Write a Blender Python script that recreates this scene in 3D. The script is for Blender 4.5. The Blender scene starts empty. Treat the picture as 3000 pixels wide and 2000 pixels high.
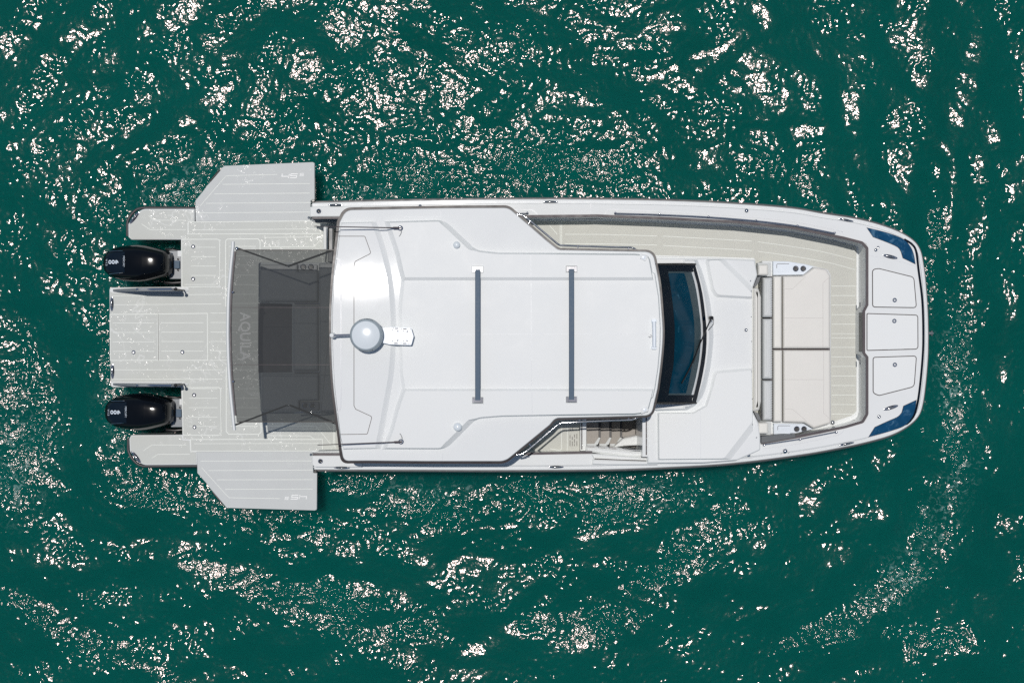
import bpy, bmesh, math, random
import numpy as np
from mathutils import Vector, Matrix

random.seed(7)
rng = np.random.default_rng(11)
scene = bpy.context.scene
COL = scene.collection

# ------------------------------------------------------------------ camera
CAM_H = 24.0           # drone height above the water, metres
FPX = 3757.0           # focal length in pixels of the 3000 px wide photograph
cam_d = bpy.data.cameras.new("camera")
cam_d.sensor_width = 36.0
cam_d.lens = 36.0 * FPX / 3000.0
cam_d.clip_start = 0.5
cam_d.clip_end = 2000.0
cam = bpy.data.objects.new("camera", cam_d)
cam.location = (0, 0, CAM_H)
cam.rotation_euler = (0, 0, 0)
COL.objects.link(cam)
scene.camera = cam

# ------------------------------------------------------------------ sky, sun
SUN = Vector((-0.060, 0.145, 1.0)).normalized()       # towards the sun
elev = math.asin(SUN.z)
azim = math.atan2(SUN.x, SUN.y)
world = bpy.data.worlds.new("World")
scene.world = world
world.use_nodes = True
wn = world.node_tree.nodes
wl = world.node_tree.links
wn.clear()
sky = wn.new("ShaderNodeTexSky")
sky.sky_type = 'NISHITA'
sky.sun_disc = False
sky.sun_elevation = elev
sky.sun_rotation = azim
sky.air_density = 1.0
sky.dust_density = 0.6
bg = wn.new("ShaderNodeBackground")
bg.inputs["Strength"].default_value = 0.05
wo = wn.new("ShaderNodeOutputWorld")
wl.new(sky.outputs[0], bg.inputs[0])
wl.new(bg.outputs[0], wo.inputs[0])

sun_d = bpy.data.lights.new("sun", 'SUN')
sun_d.energy = 2.62
sun_d.angle = math.radians(0.53)
sun_d.color = (1.0, 0.955, 0.905)
sun = bpy.data.objects.new("sun", sun_d)
sun.rotation_euler = SUN.to_track_quat('Z', 'Y').to_euler()
sun.location = (0, 0, 40)
COL.objects.link(sun)

# ------------------------------------------------------------------ exposure
vs = scene.view_settings
vs.view_transform = 'Standard'
vs.look = 'None'
vs.exposure = 0.0
vs.gamma = 1.0
vs.use_curve_mapping = False
scene.cycles.use_denoising = False
scene.cycles.max_bounces = 8
scene.cycles.transparent_max_bounces = 12
scene.cycles.caustics_reflective = False
scene.cycles.caustics_refractive = False
scene.cycles.sample_clamp_indirect = 3.0

# ------------------------------------------------------------------ materials
def new_mat(name):
    m = bpy.data.materials.new(name)
    m.use_nodes = True
    return m, m.node_tree.nodes, m.node_tree.links, m.node_tree.nodes["Principled BSDF"]

def mat(name, col, rough=0.4, metal=0.0, var=0.05, scale=6.0, bump=0.0, bscale=80.0, coat=0.0, coat_r=0.05, spec=0.5, ior=1.5):
    m, n, l, b = new_mat(name)
    b.inputs["Roughness"].default_value = rough
    b.inputs["Metallic"].default_value = metal
    b.inputs["IOR"].default_value = ior
    b.inputs["Specular IOR Level"].default_value = spec
    b.inputs["Coat Weight"].default_value = coat
    b.inputs["Coat Roughness"].default_value = coat_r
    tc = n.new("ShaderNodeNewGeometry")
    nz = n.new("ShaderNodeTexNoise")
    nz.inputs["Scale"].default_value = scale
    nz.inputs["Detail"].default_value = 5
    nz.inputs["Roughness"].default_value = 0.6
    l.new(tc.outputs["Position"], nz.inputs["Vector"])
    mx = n.new("ShaderNodeMix"); mx.data_type = 'RGBA'
    mx.inputs[6].default_value = tuple(c * (1 - var) for c in col) + (1,)
    mx.inputs[7].default_value = tuple(min(1, c * (1 + var)) for c in col) + (1,)
    l.new(nz.outputs["Fac"], mx.inputs[0])
    l.new(mx.outputs[2], b.inputs["Base Color"])
    mr = n.new("ShaderNodeMapRange")
    mr.inputs[1].default_value = 0.3; mr.inputs[2].default_value = 0.7
    mr.inputs[3].default_value = rough * 0.85; mr.inputs[4].default_value = min(1, rough * 1.15)
    l.new(nz.outputs["Fac"], mr.inputs[0]); l.new(mr.outputs[0], b.inputs["Roughness"])
    if bump > 0:
        n2 = n.new("ShaderNodeTexNoise"); n2.inputs["Scale"].default_value = bscale; n2.inputs["Detail"].default_value = 3
        l.new(tc.outputs["Position"], n2.inputs["Vector"])
        bp = n.new("ShaderNodeBump"); bp.inputs["Strength"].default_value = bump; bp.inputs["Distance"].default_value = 0.01
        l.new(n2.outputs["Fac"], bp.inputs["Height"]); l.new(bp.outputs[0], b.inputs["Normal"])
    return m

GEL = mat("white_gelcoat", (0.805, 0.825, 0.822), 0.06, var=0.035, scale=1.7, coat=0.0, spec=0.35)
GELR = mat("non_skid_gelcoat", (0.80, 0.82, 0.815), 0.6, var=0.05, scale=2.2, bump=0.08, bscale=160)
GELB = mat("blue_white_panel", (0.74, 0.80, 0.86), 0.3, var=0.02)
SEAMW = mat("seam_white", (0.76, 0.79, 0.75), 0.5, var=0.03)
SEAMD = mat("panel_gap", (0.06, 0.05, 0.05), 0.6, var=0.1)
SEAMG = mat("soft_seam", (0.66, 0.68, 0.70), 0.4, var=0.03)
RUB = mat("rub_rail_rubber", (0.060, 0.056, 0.060), 0.45, var=0.1)
GASK = mat("gasket_rubber", (0.055, 0.042, 0.050), 0.5, var=0.1)
BLACK = mat("black_plastic", (0.008, 0.008, 0.009), 0.35, var=0.1)
COWL = mat("cowling_paint", (0.0030, 0.0042, 0.0062), 0.14, var=0.2, spec=0.35)
COWL2 = mat("cowling_panel", (0.0035, 0.009, 0.017), 0.22, var=0.2)
NAVY = mat("frame_navy", (0.0015, 0.0060, 0.014), 0.2, var=0.1, spec=0.2)
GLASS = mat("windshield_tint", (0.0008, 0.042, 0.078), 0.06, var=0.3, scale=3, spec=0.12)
def cloud_patches(m, col, scale, lo, hi):
    """pale cloud-like reflections painted into the glass colour"""
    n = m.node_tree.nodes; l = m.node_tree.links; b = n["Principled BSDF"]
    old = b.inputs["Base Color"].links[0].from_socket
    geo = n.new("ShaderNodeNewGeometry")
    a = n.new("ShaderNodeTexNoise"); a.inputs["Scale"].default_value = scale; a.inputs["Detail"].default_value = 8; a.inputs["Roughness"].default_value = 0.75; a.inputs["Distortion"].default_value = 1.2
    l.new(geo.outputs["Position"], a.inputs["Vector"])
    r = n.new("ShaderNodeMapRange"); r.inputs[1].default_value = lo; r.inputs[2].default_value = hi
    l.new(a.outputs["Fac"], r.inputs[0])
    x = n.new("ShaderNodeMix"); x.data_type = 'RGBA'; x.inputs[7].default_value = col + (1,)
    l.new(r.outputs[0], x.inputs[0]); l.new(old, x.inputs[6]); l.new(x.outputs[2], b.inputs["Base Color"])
cloud_patches(GLASS, (0.05, 0.20, 0.30), 4.0, 0.60, 0.78)
FRIT = mat("fritted_glass", (0.045, 0.075, 0.088), 0.3, var=0.12, scale=140)
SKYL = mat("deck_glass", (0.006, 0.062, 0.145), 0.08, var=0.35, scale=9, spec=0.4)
cloud_patches(SKYL, (0.20, 0.38, 0.52), 3.2, 0.50, 0.80)  # bow windows: sky reflection painted as lighter patches of colour
CHROME = mat("polished_steel", (0.72, 0.72, 0.74), 0.10, metal=1.0, var=0.04)
BAR = mat("roof_bar_alloy", (0.085, 0.130, 0.185), 0.55, var=0.18, scale=30, spec=0.25)
CREAM = mat("cream_vinyl", (0.735, 0.720, 0.675), 0.5, var=0.02, scale=3, bump=0.06, bscale=120)
CREAM2 = mat("ivory_vinyl", (0.76, 0.75, 0.70), 0.5, var=0.02, scale=3)
GREYV = mat("grey_vinyl", (0.560, 0.585, 0.585), 0.5, var=0.03, bump=0.06, bscale=120)
SEATG = mat("silver_grey_vinyl", (0.44, 0.455, 0.455), 0.5, var=0.04)
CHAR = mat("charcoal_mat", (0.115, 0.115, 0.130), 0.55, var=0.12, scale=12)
DGREY = mat("dark_grey_plastic", (0.085, 0.095, 0.105), 0.4, var=0.1)
MGREY = mat("mid_grey_metal", (0.21, 0.23, 0.25), 0.35, var=0.15, scale=20)
WOOD = mat("pale_wood_tread", (0.27, 0.245, 0.215), 0.45, var=0.18, scale=25)
RADOME = mat("radome_plastic", (0.72, 0.78, 0.82), 0.2, var=0.02)
RADRIM = mat("radome_rim", (0.36, 0.42, 0.46), 0.4, var=0.05)
PRINT = mat("light_print", (0.62, 0.70, 0.78), 0.5, var=0.02)
INK = mat("dark_print", (0.05, 0.05, 0.06), 0.5, var=0.05)
STEEL = mat("satin_steel", (0.86, 0.83, 0.83), 0.32, metal=1.0, var=0.08, scale=60)
DRIP = mat("drip_edge_rubber", (0.020, 0.014, 0.016), 0.4, var=0.1)
LOGO = mat("white_logo", (0.88, 0.89, 0.88), 0.5, var=0.01)

def mat_deck(name, col, wet):
    """foam deck mat, partly wet: a clear rippled film where water was splashed"""
    m, n, l, b = new_mat(name)
    geo = n.new("ShaderNodeNewGeometry")
    nz = n.new("ShaderNodeTexNoise"); nz.inputs["Scale"].default_value = 3.0; nz.inputs["Detail"].default_value = 6
    l.new(geo.outputs["Position"], nz.inputs["Vector"])
    mx = n.new("ShaderNodeMix"); mx.data_type = 'RGBA'
    mx.inputs[6].default_value = tuple(c * 0.95 for c in col) + (1,)
    mx.inputs[7].default_value = tuple(c * 1.05 for c in col) + (1,)
    l.new(nz.outputs["Fac"], mx.inputs[0]); l.new(mx.outputs[2], b.inputs["Base Color"])
    b.inputs["Roughness"].default_value = 0.6
    n2 = n.new("ShaderNodeTexNoise"); n2.inputs["Scale"].default_value = 220; n2.inputs["Detail"].default_value = 2
    l.new(geo.outputs["Position"], n2.inputs["Vector"])
    bp = n.new("ShaderNodeBump"); bp.inputs["Strength"].default_value = 0.12; bp.inputs["Distance"].default_value = 0.004
    l.new(n2.outputs["Fac"], bp.inputs["Height"]); l.new(bp.outputs[0], b.inputs["Normal"])
    if wet > 0:
        # splash patches near the outer and aft edges of the platform
        pn = n.new("ShaderNodeTexNoise"); pn.inputs["Scale"].default_value = 1.1; pn.inputs["Detail"].default_value = 4
        l.new(geo.outputs["Position"], pn.inputs["Vector"])
        dn = n.new("ShaderNodeTexNoise"); dn.inputs["Scale"].default_value = 15.0; dn.inputs["Detail"].default_value = 3
        l.new(geo.outputs["Position"], dn.inputs["Vector"])
        m1 = n.new("ShaderNodeMapRange"); m1.inputs[1].default_value = 0.60 - 0.12 * wet; m1.inputs[2].default_value = 0.68 - 0.12 * wet
        l.new(pn.outputs["Fac"], m1.inputs[0])
        m2 = n.new("ShaderNodeMapRange"); m2.inputs[1].default_value = 0.56; m2.inputs[2].default_value = 0.62
        l.new(dn.outputs["Fac"], m2.inputs[0])
        mu = n.new("ShaderNodeMath"); mu.operation = 'MULTIPLY'
        l.new(m1.outputs[0], mu.inputs[0]); l.new(m2.outputs[0], mu.inputs[1])
        l.new(mu.outputs[0], b.inputs["Coat Weight"])
        k1 = n.new("ShaderNodeTexNoise"); k1.inputs["Scale"].default_value = 1.9; k1.inputs["Detail"].default_value = 3; k1.inputs["Distortion"].default_value = 0.6
        l.new(geo.outputs["Position"], k1.inputs["Vector"])
        k2 = n.new("ShaderNodeMath"); k2.operation = 'SUBTRACT'; k2.inputs[1].default_value = 0.5; l.new(k1.outputs["Fac"], k2.inputs[0])
        k3 = n.new("ShaderNodeMath"); k3.operation = 'ABSOLUTE'; l.new(k2.outputs[0], k3.inputs[0])
        k4 = n.new("ShaderNodeMapRange"); k4.inputs[1].default_value = 0.004; k4.inputs[2].default_value = 0.016; k4.inputs[3].default_value = 0.4; k4.inputs[4].default_value = 0.0
        l.new(k3.outputs[0], k4.inputs[0])
        k5 = n.new("ShaderNodeMath"); k5.operation = 'MULTIPLY'; l.new(k4.outputs[0], k5.inputs[0]); l.new(m1.outputs[0], k5.inputs[1])
        k6 = n.new("ShaderNodeMix"); k6.data_type = 'RGBA'; k6.inputs[7].default_value = (0.80, 0.82, 0.80, 1)
        l.new(k5.outputs[0], k6.inputs[0]); l.new(mx.outputs[2], k6.inputs[6]); l.new(k6.outputs[2], b.inputs["Base Color"])
        b.inputs["Coat Roughness"].default_value = 0.12
        b.inputs["Coat IOR"].default_value = 1.33
        wn_ = n.new("ShaderNodeTexNoise"); wn_.inputs["Scale"].default_value = 26; wn_.inputs["Detail"].default_value = 3
        l.new(geo.outputs["Position"], wn_.inputs["Vector"])
        wb = n.new("ShaderNodeBump"); wb.inputs["Strength"].default_value = 1.0; wb.inputs["Distance"].default_value = 0.010
        l.new(wn_.outputs["Fac"], wb.inputs["Height"]); l.new(wb.outputs[0], b.inputs["Coat Normal"])
    return m

MATP = mat_deck("platform_mat", (0.565, 0.585, 0.555), 1.0)
MATB = mat_deck("balcony_mat", (0.565, 0.588, 0.585), 0.1)
MATC = mat_deck("side_deck_mat", (0.540, 0.545, 0.500), 0.0)

def mat_shade():
    m, n, l, b = new_mat("shade_mesh_fabric")
    n.remove(b)
    out = n["Material Output"]
    tr = n.new("ShaderNodeBsdfTransparent"); tr.inputs[0].default_value = (0.30, 0.31, 0.325, 1)
    df = n.new("ShaderNodeBsdfDiffuse"); df.inputs[0].default_value = (0.044, 0.046, 0.047, 1)
    ad = n.new("ShaderNodeAddShader")
    l.new(tr.outputs[0], ad.inputs[0]); l.new(df.outputs[0], ad.inputs[1]); l.new(ad.outputs[0], out.inputs[0])
    geo = n.new("ShaderNodeNewGeometry")
    wv = n.new("ShaderNodeTexNoise"); wv.inputs["Scale"].default_value = 60; wv.inputs["Detail"].default_value = 3
    l.new(geo.outputs["Position"], wv.inputs["Vector"])
    cr = n.new("ShaderNodeMix"); cr.data_type = 'RGBA'
    cr.inputs[6].default_value = (0.205, 0.21, 0.208, 1); cr.inputs[7].default_value = (0.285, 0.29, 0.288, 1)
    l.new(wv.outputs["Fac"], cr.inputs[0]); l.new(cr.outputs[2], tr.inputs[0])
    return m
SHADE = mat_shade()

def mat_water():
    m, n, l, b = new_mat("sea_water")
    geo = n.new("ShaderNodeNewGeometry")
    nz = n.new("ShaderNodeTexNoise"); nz.inputs["Scale"].default_value = 0.35; nz.inputs["Detail"].default_value = 6
    l.new(geo.outputs["Position"], nz.inputs["Vector"])
    mx = n.new("ShaderNodeMix"); mx.data_type = 'RGBA'
    mx.inputs[6].default_value = (0.0, 0.062, 0.051, 1)
    mx.inputs[7].default_value = (0.0, 0.090, 0.074, 1)
    l.new(nz.outputs["Fac"], mx.inputs[0]); 
    # thin froth where the water is churned
    fa = n.new("ShaderNodeAttribute"); fa.attribute_name = "foam"
    fn = n.new("ShaderNodeTexNoise"); fn.inputs["Scale"].default_value = 7.0; fn.inputs["Detail"].default_value = 7; fn.inputs["Roughness"].default_value = 0.65; fn.inputs["Distortion"].default_value = 1.5
    l.new(geo.outputs["Position"], fn.inputs["Vector"])
    fr = n.new("ShaderNodeMapRange"); fr.inputs[1].default_value = 0.54; fr.inputs[2].default_value = 0.72; l.new(fn.outputs["Fac"], fr.inputs[0])
    fm = n.new("ShaderNodeMath"); fm.operation = 'MULTIPLY'; l.new(fr.outputs[0], fm.inputs[0]); l.new(fa.outputs["Fac"], fm.inputs[1])
    fx_ = n.new("ShaderNodeMix"); fx_.data_type = 'RGBA'; fx_.inputs[7].default_value = (0.30, 0.44, 0.42, 1)
    l.new(fm.outputs[0], fx_.inputs[0]); l.new(mx.outputs[2], fx_.inputs[6]); l.new(fx_.outputs[2], b.inputs["Base Color"])
    b.inputs["Roughness"].default_value = 0.115
    b.inputs["Subsurface Weight"].default_value = 1.0
    b.inputs["Subsurface Radius"].default_value = (0.2, 1.0, 0.9)
    b.inputs["Subsurface Scale"].default_value = 0.7
    b.subsurface_method = "BURLEY"
    b.inputs["IOR"].default_value = 1.39
    b.inputs["Specular Tint"].default_value = (1.0, 0.80, 0.79, 1)
    rp = n.new("ShaderNodeTexNoise"); rp.inputs["Scale"].default_value = 19.0; rp.inputs["Detail"].default_value = 2.0
    l.new(geo.outputs["Position"], rp.inputs["Vector"])
    bp = n.new("ShaderNodeBump"); bp.inputs["Strength"].default_value = 1.0; bp.inputs["Distance"].default_value = 0.023
    at = n.new("ShaderNodeAttribute"); at.attribute_name = "ruffle"; l.new(at.outputs["Fac"], bp.inputs["Strength"])
    l.new(rp.outputs["Fac"], bp.inputs["Height"]); l.new(bp.outputs[0], b.inputs["Normal"])
    return m
WATER = mat_water()

# ------------------------------------------------------------------ helpers
def P(px, py, z):
    """plan position, at height z, of a point measured in the photograph"""
    s = (CAM_H - z) / FPX
    return Vector(((px - 1500.0) * s, (1000.0 - py) * s, z))

ORG = {}
def finish(name, verts, faces, material, parent=None, smooth=True, bevel=0.0, seg=2, angle=35.0, mats=None, fmats=None):
    v = np.array([tuple(p) for p in verts], dtype=float)
    o = Vector(((v[:, 0].min() + v[:, 0].max()) / 2, (v[:, 1].min() + v[:, 1].max()) / 2, v[:, 2].min()))
    me = bpy.data.meshes.new(name)
    me.from_pydata([tuple(p - np.array(o)) for p in v], [], faces)
    bm = bmesh.new(); bm.from_mesh(me)
    if not fmats:
        bmesh.ops.remove_doubles(bm, verts=bm.verts, dist=1e-5)
        big = [f for f in bm.faces if len(f.verts) > 4]
        if big: bmesh.ops.triangulate(bm, faces=big, ngon_method='EAR_CLIP')
    bmesh.ops.recalc_face_normals(bm, faces=bm.faces)
    bm.to_mesh(me); bm.free()
    for mm in (mats or [material]):
        me.materials.append(mm)
    if fmats:
        me.polygons.foreach_set("material_index", fmats)
    ob = bpy.data.objects.new(name, me)
    COL.objects.link(ob)
    place(ob, o, parent)
    if bevel > 0:
        b = ob.modifiers.new("bevel", 'BEVEL')
        b.width = bevel; b.segments = seg; b.limit_method = 'ANGLE'; b.angle_limit = math.radians(30)
        b.harden_normals = False
    if smooth:
        me.polygons.foreach_set("use_smooth", [True] * len(me.polygons))
        me.set_sharp_from_angle(angle=math.radians(angle))
    return ob

def place(ob, o, parent):
    o = Vector(o)
    ORG[ob.name] = o
    if parent is not None:
        ob.parent = parent
        ob.location = o - ORG[parent.name]
    else:
        ob.location = o

def empty(name, loc, label=None, cat=None, group=None):
    e = bpy.data.objects.new(name, None)
    COL.objects.link(e)
    e.empty_display_size = 0.3
    place(e, loc, None)
    return tag(e, label, cat, group)

def tag(o, label=None, cat=None, group=None, kind=None):
    if label: o["label"] = label
    if cat: o["category"] = cat
    if group: o["group"] = group
    if kind: o["kind"] = kind
    return o

def area2(p):
    return sum(p[i][0] * p[(i + 1) % len(p)][1] - p[(i + 1) % len(p)][0] * p[i][1] for i in range(len(p)))

def rnd(pts, r=0, n=5):
    """round the corners of a polygon; a point may carry its own radius as third value"""
    out = []
    N = len(pts)
    for i in range(N):
        p = Vector(pts[i][:2]); a = Vector(pts[i - 1][:2]); c = Vector(pts[(i + 1) % N][:2])
        rr = pts[i][2] if len(pts[i]) > 2 else r
        d1 = (a - p); d2 = (c - p)
        if rr <= 0 or d1.length < 1e-6 or d2.length < 1e-6:
            out.append((p.x, p.y)); continue
        l1, l2 = d1.length, d2.length
        d1.normalize(); d2.normalize()
        ang = math.acos(max(-1, min(1, d1.dot(d2))))
        if ang > math.pi - 0.05:
            out.append((p.x, p.y)); continue
        t = min(rr / math.tan(ang / 2), 0.48 * l1, 0.48 * l2)
        s, e = p + d1 * t, p + d2 * t
        for k in range(n + 1):
            u = k / n
            q = s * (1 - u) ** 2 + p * 2 * u * (1 - u) + e * u * u
            out.append((q.x, q.y))
    return out

def spline(pts, n=6):
    """open Catmull-Rom"""
    out = []
    p = [Vector(q) for q in pts]
    p = [2 * p[0] - p[1]] + p + [2 * p[-1] - p[-2]]
    for i in range(1, len(p) - 2):
        for k in range(n):
            t = k / n
            q = 0.5 * ((2 * p[i]) + (-p[i - 1] + p[i + 1]) * t + (2 * p[i - 1] - 5 * p[i] + 4 * p[i + 1] - p[i + 2]) * t * t + (-p[i - 1] + 3 * p[i] - 3 * p[i + 1] + p[i + 2]) * t ** 3)
            out.append(tuple(q))
    out.append(tuple(p[-2]))
    return out

def inset(pts, w, check=True):
    """move a polygon inwards by w (or by a width per edge)"""
    N = len(pts)
    ws = w if isinstance(w, (list, tuple)) else [w] * N
    sgn = 1 if area2(pts) > 0 else -1
    out = []
    for i in range(N):
        a, p, c = Vector(pts[i - 1]), Vector(pts[i]), Vector(pts[(i + 1) % N])
        e1, e2 = (p - a), (c - p)
        if e1.length < 1e-9: e1 = e2
        if e2.length < 1e-9: e2 = e1
        e1.normalize(); e2.normalize()
        n1 = Vector((-e1.y, e1.x)) * sgn; n2 = Vector((-e2.y, e2.x)) * sgn
        w1, w2 = ws[i - 1], ws[i]
        det = n1.x * n2.y - n1.y * n2.x
        if abs(det) < 0.05:
            q = p + (n1 * w1 + n2 * w2) * 0.5
        else:
            q = p + Vector(((w1 * n2.y - w2 * n1.y) / det, (n1.x * w2 - n2.x * w1) / det))
            lim = 2.2 * max(abs(w1), abs(w2))
            if (q - p).length > lim:
                q = p + (q - p).normalized() * lim
        out.append((q.x, q.y))
    if check and min(ws) > 0:
        P0 = np.array(pts); P1 = np.roll(P0, -1, 0); D = P1 - P0; L2 = (D ** 2).sum(1) + 1e-12; W = np.array(ws)
        good = []
        for q in out:
            qq = np.array(q)
            t = np.clip(((qq - P0) * D).sum(1) / L2, 0, 1)
            d = np.sqrt(((P0 + t[:, None] * D - qq) ** 2).sum(1))
            x, y = q
            cond = (P0[:, 1] > y) != (P1[:, 1] > y)
            xi_ = P0[:, 0] + (y - P0[:, 1]) / np.where(cond, P1[:, 1] - P0[:, 1], 1) * D[:, 0]
            inside = (np.count_nonzero(cond & (x < xi_)) % 2) == 1
            good.append(inside and bool(np.all(d >= 0.96 * W - 1e-6)))
        if any(good):
            for i in range(N):
                if not good[i]:
                    for k in range(1, N):
                        if good[(i + k) % N]: out[i] = out[(i + k) % N]; break
                        if good[(i - k) % N]: out[i] = out[(i - k) % N]; break
    return out

def slab(name, pts, z1, z0, material, parent=None, bevel=0.006, zm=None, **k):
    """upright block with the outline pts (photo pixels, read at height z1)"""
    N = len(pts)
    zz = z1 if zm is None else zm
    k.pop("seg", None)
    v = [P(x, y, zz) for x, y in pts]
    rings = [[(p.x, p.y, z0) for p in v]]
    if bevel > 0:
        bevel = min(bevel, 0.45 * (z1 - z0))
        t = [P(x, y, zz) for x, y in inset(pts, bevel / (CAM_H - zz) * FPX)]
        rings.append([(p.x, p.y, z1 - bevel) for p in v])
        rings.append([(p.x, p.y, z1) for p in t])
    else:
        rings.append([(p.x, p.y, z1) for p in v])
    verts = [q for r in rings for q in r]
    m = len(rings)
    faces = [list(range(N))[::-1], [(m - 1) * N + i for i in range(N)]]
    for a in range(m - 1):
        faces += [[a * N + i, a * N + (i + 1) % N, (a + 1) * N + (i + 1) % N, (a + 1) * N + i] for i in range(N)]
    return finish(name, verts, faces, material, parent, **k)

def frustum(name, pts, z1, z0, w, material, parent=None, fz=None, bevel=0.0, top=None, step=0.12, **k):
    """block whose top is set in by w pixels; fz(x, y) bends it (roof camber)"""
    N = len(pts)
    top = top or inset(pts, w)
    b = [P(x, y, z1) for x, y in pts]
    t = [P(x, y, z1) for x, y in top]
    bm = bmesh.new()
    vt = [bm.verts.new((p.x, p.y, z1)) for p in t]
    vm = [bm.verts.new((p.x, p.y, z0)) for p in b]
    bm.faces.new(vt)
    for i in range(N):
        j = (i + 1) % N
        bm.faces.new((vt[i], vm[i], vm[j], vt[j]))
    vb = [bm.verts.new((p.x, p.y, z0 - 0.03)) for p in b]
    for i in range(N):
        j = (i + 1) % N
        bm.faces.new((vm[i], vb[i], vb[j], vm[j]))
    bm.faces.new(vb[::-1])
    if fz:
        ys = [v.co.y for v in bm.verts]
        y = min(ys) + step
        while y < max(ys):
            bmesh.ops.bisect_plane(bm, geom=bm.verts[:] + bm.edges[:] + bm.faces[:], plane_co=(0, y, 0), plane_no=(0, 1, 0))
            y += step
        for vv in bm.verts:
            vv.co.z += fz(vv.co.x, vv.co.y)
    bm.verts.index_update()
    verts = [v.co.copy() for v in bm.verts]
    faces = [[v.index for v in f.verts] for f in bm.faces]
    bm.free()
    return finish(name, verts, faces, material, parent, angle=k.pop("angle", 14.0), **k)

def ribbon(name, pts, z, w, material, parent=None, h=0.003, closed=False, fz=None, dens=0):
    """thin raised strip along a polyline (photo pixels); z is a height or a function of pixels"""
    if dens:
        q = []
        m = len(pts) if closed else len(pts) - 1
        for i in range(m):
            a, c = Vector(pts[i]), Vector(pts[(i + 1) % len(pts)])
            k = max(1, int((c - a).length / dens))
            q += [tuple(a.lerp(c, j / k)) for j in range(k)]
        if not closed: q.append(tuple(pts[-1]))
        pts = q
    N = len(pts)
    L, R = [], []
    for i in range(N):
        p = Vector(pts[i])
        a = Vector(pts[i - 1]) if (i > 0 or closed) else None
        c = Vector(pts[(i + 1) % N]) if (i < N - 1 or closed) else None
        e1 = (p - a).normalized() if a is not None else None
        e2 = (c - p).normalized() if c is not None else None
        if e1 is None: e1 = e2
        if e2 is None: e2 = e1
        t = (e1 + e2)
        t = t.normalized() if t.length > 1e-6 else e1
        nrm = Vector((-t.y, t.x))
        k = 1 / max(0.5, abs(nrm.dot(Vector((-e1.y, e1.x)))))
        L.append(p + nrm * w / 2 * k); R.append(p - nrm * w / 2 * k)
    verts = []
    for q in L + R:
        zz = z(q.x, q.y) if callable(z) else z
        verts.append(P(q.x, q.y, zz) + Vector((0, 0, h)))
    for q in L + R:
        zz = z(q.x, q.y) if callable(z) else z
        verts.append(P(q.x, q.y, zz) - Vector((0, 0, 0.002)))
    faces = []
    M = N if closed else N - 1
    for i in range(M):
        j = (i + 1) % N
        faces.append([i, j, N + j, N + i])
        faces.append([i, 2 * N + i, 2 * N + j, j])
        faces.append([N + i, N + j, 3 * N + j, 3 * N + i])
    if not closed:
        faces.append([0, N, 3 * N, 2 * N]); faces.append([N - 1, 3 * N - 1, 4 * N - 1, 2 * N - 1])
    return finish(name, verts, faces, material, parent, smooth=False)

def tube(name, path, r, material, parent=None, n=8, cap=True, radii=None):
    """round bar along 3D points"""
    p = [Vector(q) for q in path]
    N = len(p)
    verts, faces = [], []
    up = Vector((0, 0, 1))
    for i in range(N):
        t = (p[min(i + 1, N - 1)] - p[max(i - 1, 0)]).normalized()
        a = t.cross(up)
        if a.length < 1e-3: a = t.cross(Vector((1, 0, 0)))
        a.normalize(); b = t.cross(a).normalized()
        rr = radii[i] if radii else r
        for k in range(n):
            th = 2 * math.pi * k / n
            verts.append(p[i] + a * (rr * math.cos(th)) + b * (rr * math.sin(th)))
    for i in range(N - 1):
        for k in range(n):
            faces.append([i * n + k, i * n + (k + 1) % n, (i + 1) * n + (k + 1) % n, (i + 1) * n + k])
    if cap:
        faces.append(list(range(n))[::-1]); faces.append([(N - 1) * n + k for k in range(n)])
    return finish(name, verts, faces, material, parent, angle=50)

def lathe(name, c, prof, material, parent=None, n=24, axis=None, mats=None, fm=None, sx=1.0, rot=0.0):
    """turned shape: prof = [(radius, z)] from bottom to top about the vertical through c"""
    verts, faces, fmt = [], [], []
    M = len(prof)
    cr, sr = math.cos(rot), math.sin(rot)
    for r, z in prof:
        for k in range(n):
            th = 2 * math.pi * k / n
            x, y = r * math.cos(th) * sx, r * math.sin(th)
            verts.append((c[0] + x * cr - y * sr, c[1] + x * sr + y * cr, c[2] + z))
    for i in range(M - 1):
        for k in range(n):
            faces.append([i * n + k, i * n + (k + 1) % n, (i + 1) * n + (k + 1) % n, (i + 1) * n + k])
            fmt.append(fm[i] if fm else 0)
    faces.append(list(range(n))[::-1]); fmt.append(0)
    faces.append([(M - 1) * n + k for k in range(n)]); fmt.append(fm[-1] if fm else 0)
    return finish(name, verts, faces, material, parent, mats=mats, fmats=fmt if fm else None, angle=40)

def strip(name, rows, material, parent=None, thick=0.0, **k):
    """surface lofted through rows of 3D points, optionally given thickness downwards"""
    R, C = len(rows), len(rows[0])
    verts = [v for r in rows for v in r]
    faces = [[i * C + j, i * C + j + 1, (i + 1) * C + j + 1, (i + 1) * C + j] for i in range(R - 1) for j in range(C - 1)]
    if thick > 0:
        B = len(verts)
        verts = verts + [Vector(v) - Vector((0, 0, thick)) for v in verts]
        faces += [[B + q for q in f][::-1] for f in faces]
        rim = [j for j in range(C)] + [i * C + C - 1 for i in range(1, R)] + [(R - 1) * C + j for j in range(C - 2, -1, -1)] + [i * C for i in range(R - 2, 0, -1)]
        for a, b in zip(rim, rim[1:] + rim[:1]):
            faces.append([a, B + a, B + b, b])
    return finish(name, verts, faces, material, parent, angle=k.pop("angle", 30), **k)

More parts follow.
